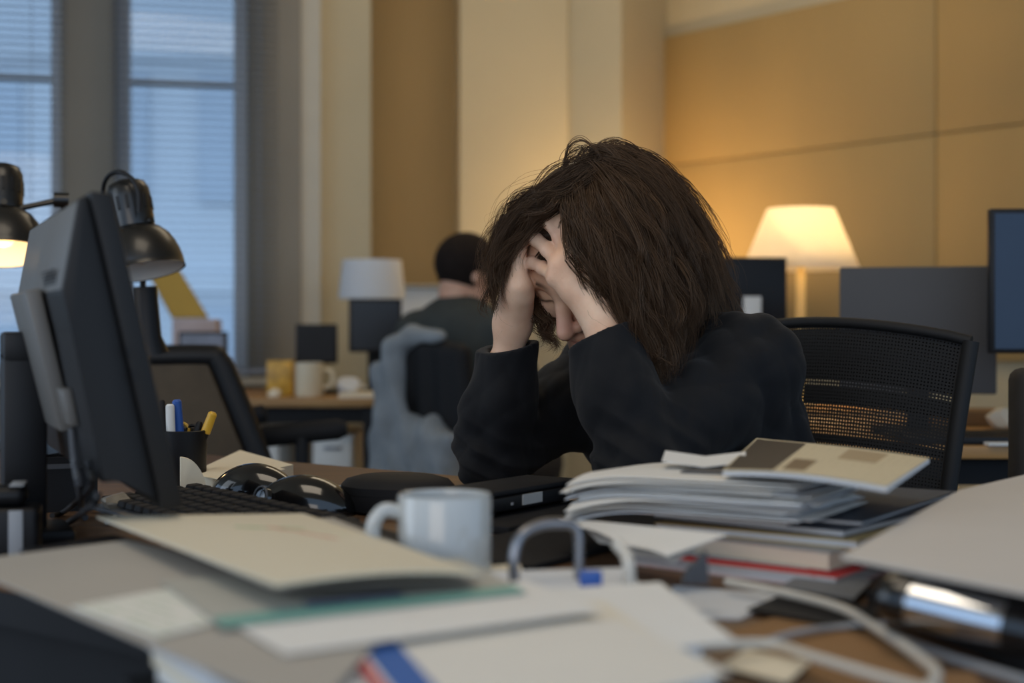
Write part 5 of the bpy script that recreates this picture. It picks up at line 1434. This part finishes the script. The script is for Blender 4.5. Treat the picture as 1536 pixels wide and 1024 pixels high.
g.cone(Hm(.092, 0, .0), Hm(.115, 0, -.04), .009, .012, .012); g.cone(Hm(.08, -.03, .012), Hm(.08, .03, .012), .012, .012, .015)
for s in (-1, 1): g.ell(Hm(-.005, s * .078, -.012), (Fm, Lm, Um), (.019, .008, .031), .005)
g.cone(Hm(-.03, 0, -.08), nb, .055, .06, .03)
shm = [nb + Lmb * .155 * s + np.array((0, 0, -.055)) for s in (-1, 1)]
elm = [sh + Fmb * .14 + Lmb * .05 * s + np.array((0, 0, -.235)) for sh, s in zip(shm, (-1, 1))]
wrm = [e + Fmb * .25 + np.array((0, 0, .03)) - Lmb * .04 * s for e, s in zip(elm, (-1, 1))]
g.cone(shm[0], shm[1], .055, .055, .05); g.cone(nb + np.array((0, 0, -.1)), pelm + np.array((0, 0, .1)), .11, .12, .06)
for sh, e, w_ in zip(shm, elm, wrm):
    g.cone(sh, e, .05, .04, .03); g.cone(e, w_, .04, .026, .02); g.cone(w_, w_ + Fmb * .07, .027, .03, .02)
    for k in range(4): q = w_ + Fmb * .075 + Lmb * (.016 * (k - 1.5)); g.cone(q, q + Fmb * (.055 + .008 * (k in (1, 2))) + np.array((0, 0, -.02)), .009, .008, .006)
    g.cone(w_ + Fmb * .03, w_ + Fmb * .07 + Lmb * (-.035 if e is elm[1] else .035), .012, .009, .01)
body2 = np_mesh('body', *keep_largest(*g.mesh()), skin_mat('skin_tan', (.62, .36, .24)), man)
M_jack = mat('grey_jacket', rgb(52, 56, 54), .9, var=.12, vscale=20, bump=.2, bscale=120)
g = Grid(mh - np.array((.5, .5, .75)), mh + np.array((.5, .5, .2)), .008)
g.cone(shm[0], shm[1], .072, .072, .06); g.cone(nb + np.array((0, 0, -.06)), pelm + np.array((0, 0, .02)), .135, .15, .06)
for s in (-1, 1): g.cone(nb + Lmb * .08 * s + np.array((0, 0, -.14)), pelm + Lmb * .07 * s, .11, .125, .05)
for sh, e, w_ in zip(shm, elm, wrm): g.cone(sh, e, .068, .056, .03); g.cone(e, w_, .055, .042, .02, cut=(w_, Fmb))
g.cone(nb + np.array((0, 0, -.05)), nb + np.array((.01, 0, .012)), .078, .07, .02, cut=(nb + np.array((0, 0, .018)), np.array((.2, .1, .97))))
np_mesh('jacket', *keep_largest(*g.mesh()), M_jack, man)
g = Grid(nb - .12, nb + .12, .005); g.cone(nb + np.array((.012, .004, .0)), nb + np.array((.02, .008, .036)), .066, .062, .005, cut=(nb + np.array((.02, .008, .035)), np.array((.35, .15, .9))))
np_mesh('shirt_collar', *keep_largest(*g.mesh()), M_paper, man)
g = Grid((mh[0] - .55, mh[1] - .55, -.01), (mh[0] + .75, mh[1] + .75, .70), .012)
for s in (-1, 1):
    hp_ = pelm + Lmb * .09 * s; kn = hp_ + Fmb * .42 + np.array((0, 0, -.02)); g.cone(hp_, kn, .09, .065, .03); g.cone(kn, np.array((kn[0], kn[1], .09)), .062, .048, .02)
g.cone(pelm + np.array((0, 0, .08)), pelm + np.array((0, 0, .02)), .13, .13, .03)
np_mesh('trousers', *keep_largest(*g.mesh()), M_denim, man)
for s in (-1, 1):
    kn = pelm + Lmb * .09 * s + Fmb * .42; g = Grid(np.array((kn[0] - .2, kn[1] - .2, 0)), np.array((kn[0] + .3, kn[1] + .3, .14)), .008)
    g.cone((kn[0], kn[1], .05), (kn[0] + Fmb[0] * .16, kn[1] + Fmb[1] * .16, .036), .042, .032, .02); np_mesh('shoe', *keep_largest(*g.mesh()), M_leather, man)
# short hair: a shell plus many short strands
g = Grid(mh - .16, mh + .17, .004); g.ell(Hm(-.012, 0, .026), (Fm, Lm, Um), (.108, .089, .102), .001)
ax = [g.lo[i] + g.h * np.arange(g.n[i]) for i in range(3)]; X, Y_, Z_ = np.meshgrid(*ax, indexing='ij')
lf_, ll_, lu_ = [((X - mh[0]) * A[0] + (Y_ - mh[1]) * A[1] + (Z_ - mh[2]) * A[2]) for A in (Fm, Lm, Um)]
g.D = np.maximum.reduce([g.D, np.minimum(lf_ - .055, .055 - lu_), np.minimum(lf_ - .008, .0 - lu_), -.105 - lu_, np.minimum(.035 - np.abs(ll_) * 0 - lu_ - .0, lf_ - .045)]).astype(np.float32)
M_hair2 = mat('short_hair', rgb(30, 22, 18), .85, var=.2, vscale=60, spec=.2)
hr2 = np_mesh('hair', *keep_largest(*g.mesh()), M_hair2, man)
rt = []
while len(rt) < 900:
    d = RNG.normal(size=3); d /= np.linalg.norm(d); q = np.array((-.012, 0, .026)) + d * np.array((.104, .084, .097))
    if q[2] < -.06 or (q[0] > .05 and q[2] < .06) or (q[0] > .01 and q[2] < .025): continue
    p = mh + q[0] * Fm + q[1] * Lm + q[2] * Um; dd = d[0] * Fm + d[1] * Lm + d[2] * Um
    tt = np.linspace(0, 1, 8)[:, None]; rt.append(p + tt * .018 * (dd * .6 + Fm * .3 - Um * .35) )
hs_ = hair_obj('hair_tuft', np.array(rt), 1, .001, .0011, .002, M_hair2, hr2)

# his swivel chair with a grey garment over it
cc_ = pelm + np.array((.02, .03, 0)); t = thing('office_chair', 'swivel chair under the grey garment, behind the seated person in the grey jacket', 'chair', (cc_[0], cc_[1], 0))
bc_ = pelm * np.array((1, 1, 0)) - Fmb * .265 + np.array((.055, -.02, 0))
def bp_(w, z, off=0): return bc_ + Lmb * w - Fmb * off + np.array((0, 0, z))
g = Grid(bc_ - np.array((.32, .32, -.42)), bc_ + np.array((.32, .32, 1.02)), .006)
for w0_ in (-.15, -.08, 0, .08, .15): g.cone(bp_(w0_, .55, 0), bp_(w0_ * .86, .905 - .5 * w0_ ** 2, .02), .032, .030, .05)
np_mesh('backrest', *keep_largest(*g.mesh()), M_mattb, t)
MB().box((0, 0, 0), (.42, .44, .06), frame((cc_[0], cc_[1], .335), tuple(Fmb)), .025, 3).build('seat', M_mattb, t)
MB().tube([bp_(0, .60, .03), bp_(0, .42, .04), cc_ * np.array((1, 1, 0)) + np.array((0, 0, .31))], .02, 10).build('back_bracket', M_black, t)
MB().lathe([(0, .08), (.028, .08), (.028, .31), (0, .31)], 20, Matrix.Translation((cc_[0], cc_[1], 0))).build('gas_column', M_metal, t)
for k in range(5):
    a = 2 * math.pi * k / 5; d = Vector((math.cos(a), math.sin(a), 0)); q = Vector((cc_[0], cc_[1], 0))
    MB().tube([q + Vector((0, 0, .09)), q + d * .28 + Vector((0, 0, .065))], [.024, .016], 10).build('base_leg', M_black, t)
    s = Vector((-d.y, d.x, 0)); MB().tube([q + d * .27 + Vector((0, 0, .027)) - s * .018, q + d * .27 + Vector((0, 0, .027)) + s * .018], .026, 14).build('castor', M_black, t)
g = Grid(bc_ - np.array((.42, .42, -.12)), bc_ + np.array((.42, .42, 1.06)), .007)
wv_ = lambda x, y, z, t: .009 * np.sin((x - y) * 55 + z * 9) * np.sin(z * 19 + 1) + .005 * np.sin(y * 40 + z * 30)
for w0_, z0, z1, r0, r1 in ((.13, .25, .84, .050, .036), (.085, .22, .915, .050, .034), (.03, .24, .64, .055, .050), (-.04, .24, .655, .055, .055), (-.10, .26, .63, .052, .052)):
    g.cone(bp_(w0_, z0, .075), bp_(w0_ * .92, z1, .060), r0, r1, .03, disp=wv_)
g.cone(bp_(.09, .915, .05), bp_(.03, .950, .035), .034, .028, .03, disp=wv_); g.cone(bp_(.03, .950, .035), bp_(-.06, .945, .03), .028, .022, .03)
# hollow where the backrest runs through
for w0_ in (-.15, -.08, 0, .08, .15): g.cone(bp_(w0_, .50, 0), bp_(w0_ * .86, .905 - .5 * w0_ ** 2, .02), .035, .033, .004, True)
jk = np_mesh('hung_garment', *keep_largest(*g.mesh()), mat('grey_wool', rgb(128, 134, 138), .95, var=.18, vscale=14, bump=.3, bscale=90))
tag(jk, 'light grey garment draped over the swivel chair behind the seated person', 'garment')

# ---------------------------------------------------------------- right-hand side
desk_at('oak desk behind the mesh chair carrying the two big monitors', 1290, 1760, 2.80, .9, 0, M_oak)
desk_at('oak desk against the panelled wall carrying the lit table lamp', 1010, 1420, 3.98, .62, 0, M_oak)
table_lamp('lit table lamp with a glowing cream shade before the panelled wall', 1201, 313, 404, 50, 87, 4.3, M_shade, M_brass, DESK, 25)
screen('black monitor turned away, left of the lit table lamp', 1064, 1180, 386, 484, 4.1, .12, M_black, M_scr, 1, M_white)
t, M = screen('wide slate-grey monitor seen from behind, right of the lit lamp', 1265, 1486, 400, 590, 3.2, -.22, M_scrgrey, M_scr, 1)
screen('blue-grey monitor cut by the right edge of the photo', 1484, 1660, 313, 530, 2.98, -.05, M_black, M_scrblue, -1)
a = P(1418, 668, 3.0); r = thing('laptop', 'black laptop lying on the oak desk behind the mesh chair', 'laptop', (a.x, a.y, DESK))
MB().box((a.x, 2.92, DESK + .0085), (.26, .2, .016), None, .003).build('base', M_black, r); MB().box((a.x, 2.92, DESK + .0168), (.27, .1, .0012), None).build('keypad', M_mattb, r)
o = MB().box((P(1475, 600, 3.3).x, 3.44, DESK + .018), (.20, .16, .034), None, .002).build('kraft_box', M_kraft); tag(o, 'brown cardboard box on the oak desk below the slate monitor', 'box')
o = crumple(P(1500, 600, 3.30).xy.to_3d() + Vector((0, 0, DESK + .001)), .045, 21).build('paper_ball', M_paperw, angle=12); tag(o, 'crumpled cream paper on the oak desk at the right', 'paper')
o = MB().box((P(1508, 640, 2.84).x, 2.815, DESK + .004), (.1, .05, .006), None, .001).build('note_card', M_paper); tag(o, 'white card in front of the black laptop at right', 'card')
sp_ = P(1560, 545, 2.25)
t = thing('office_chair', 'dark upholstered chair back at the right edge of the photo', 'chair', (sp_.x, sp_.y, 0))
MB().box((sp_.x, sp_.y, .62), (P(1602, 0, 2.25).x - P(1518, 0, 2.25).x, .07, .58), None, .02, 3).build('backrest', mat('charcoal_fabric', rgb(48, 44, 40), .9, var=.12, vscale=40), t)
MB().box((sp_.x + .12, sp_.y + .2, .42), (.44, .42, .07), None, .03, 3).build('seat', M_mattb, t)
for dx in (-.05, .29):
    for dy in (.03, .37): MB().tube([(sp_.x + dx, sp_.y + dy, .39), (sp_.x + dx, sp_.y + dy, .002)], .014, 10).build('leg', M_black, t)
# floor lamp hidden behind the head that lights the wall corner
lpx = P(958, 400, 5.84)
t = thing('floor_lamp', 'lit floor lamp in the wall corner behind the head of the person in black', 'lamp', (lpx.x, lpx.y, 0))
MB().lathe([(0, .001), (.13, .001), (.13, .015), (.02, .025), (0, .025)], 36, Matrix.Translation((lpx.x, lpx.y, 0))).build('base', M_lamp, t)
MB().tube([(lpx.x, lpx.y, .02), (lpx.x, lpx.y, 1.16)], .011, 12).build('pole', M_lamp, t)
MB().lathe([(.06, .0), (.10, .13), (.097, .13), (.057, .001), (.06, 0)], 36, Matrix.Translation((lpx.x, lpx.y, 1.1)), cap=False).build('lamp_shade', M_shade, t, 60, fix=False)
MB().lathe([(0, 0), (.02, .01), (.03, .04), (.02, .06), (0, .065)], 24, Matrix.Translation((lpx.x, lpx.y, 1.16))).build('bulb', emit('floor_bulb', (1, .7, .35, 1), 6), t)
light('POINT', 'floor_lamp_glow', (lpx.x, lpx.y, 1.235), 21, (1, .68, .32), .03)
for o in SC.objects:
    if '_loc' in o: del o['_loc']
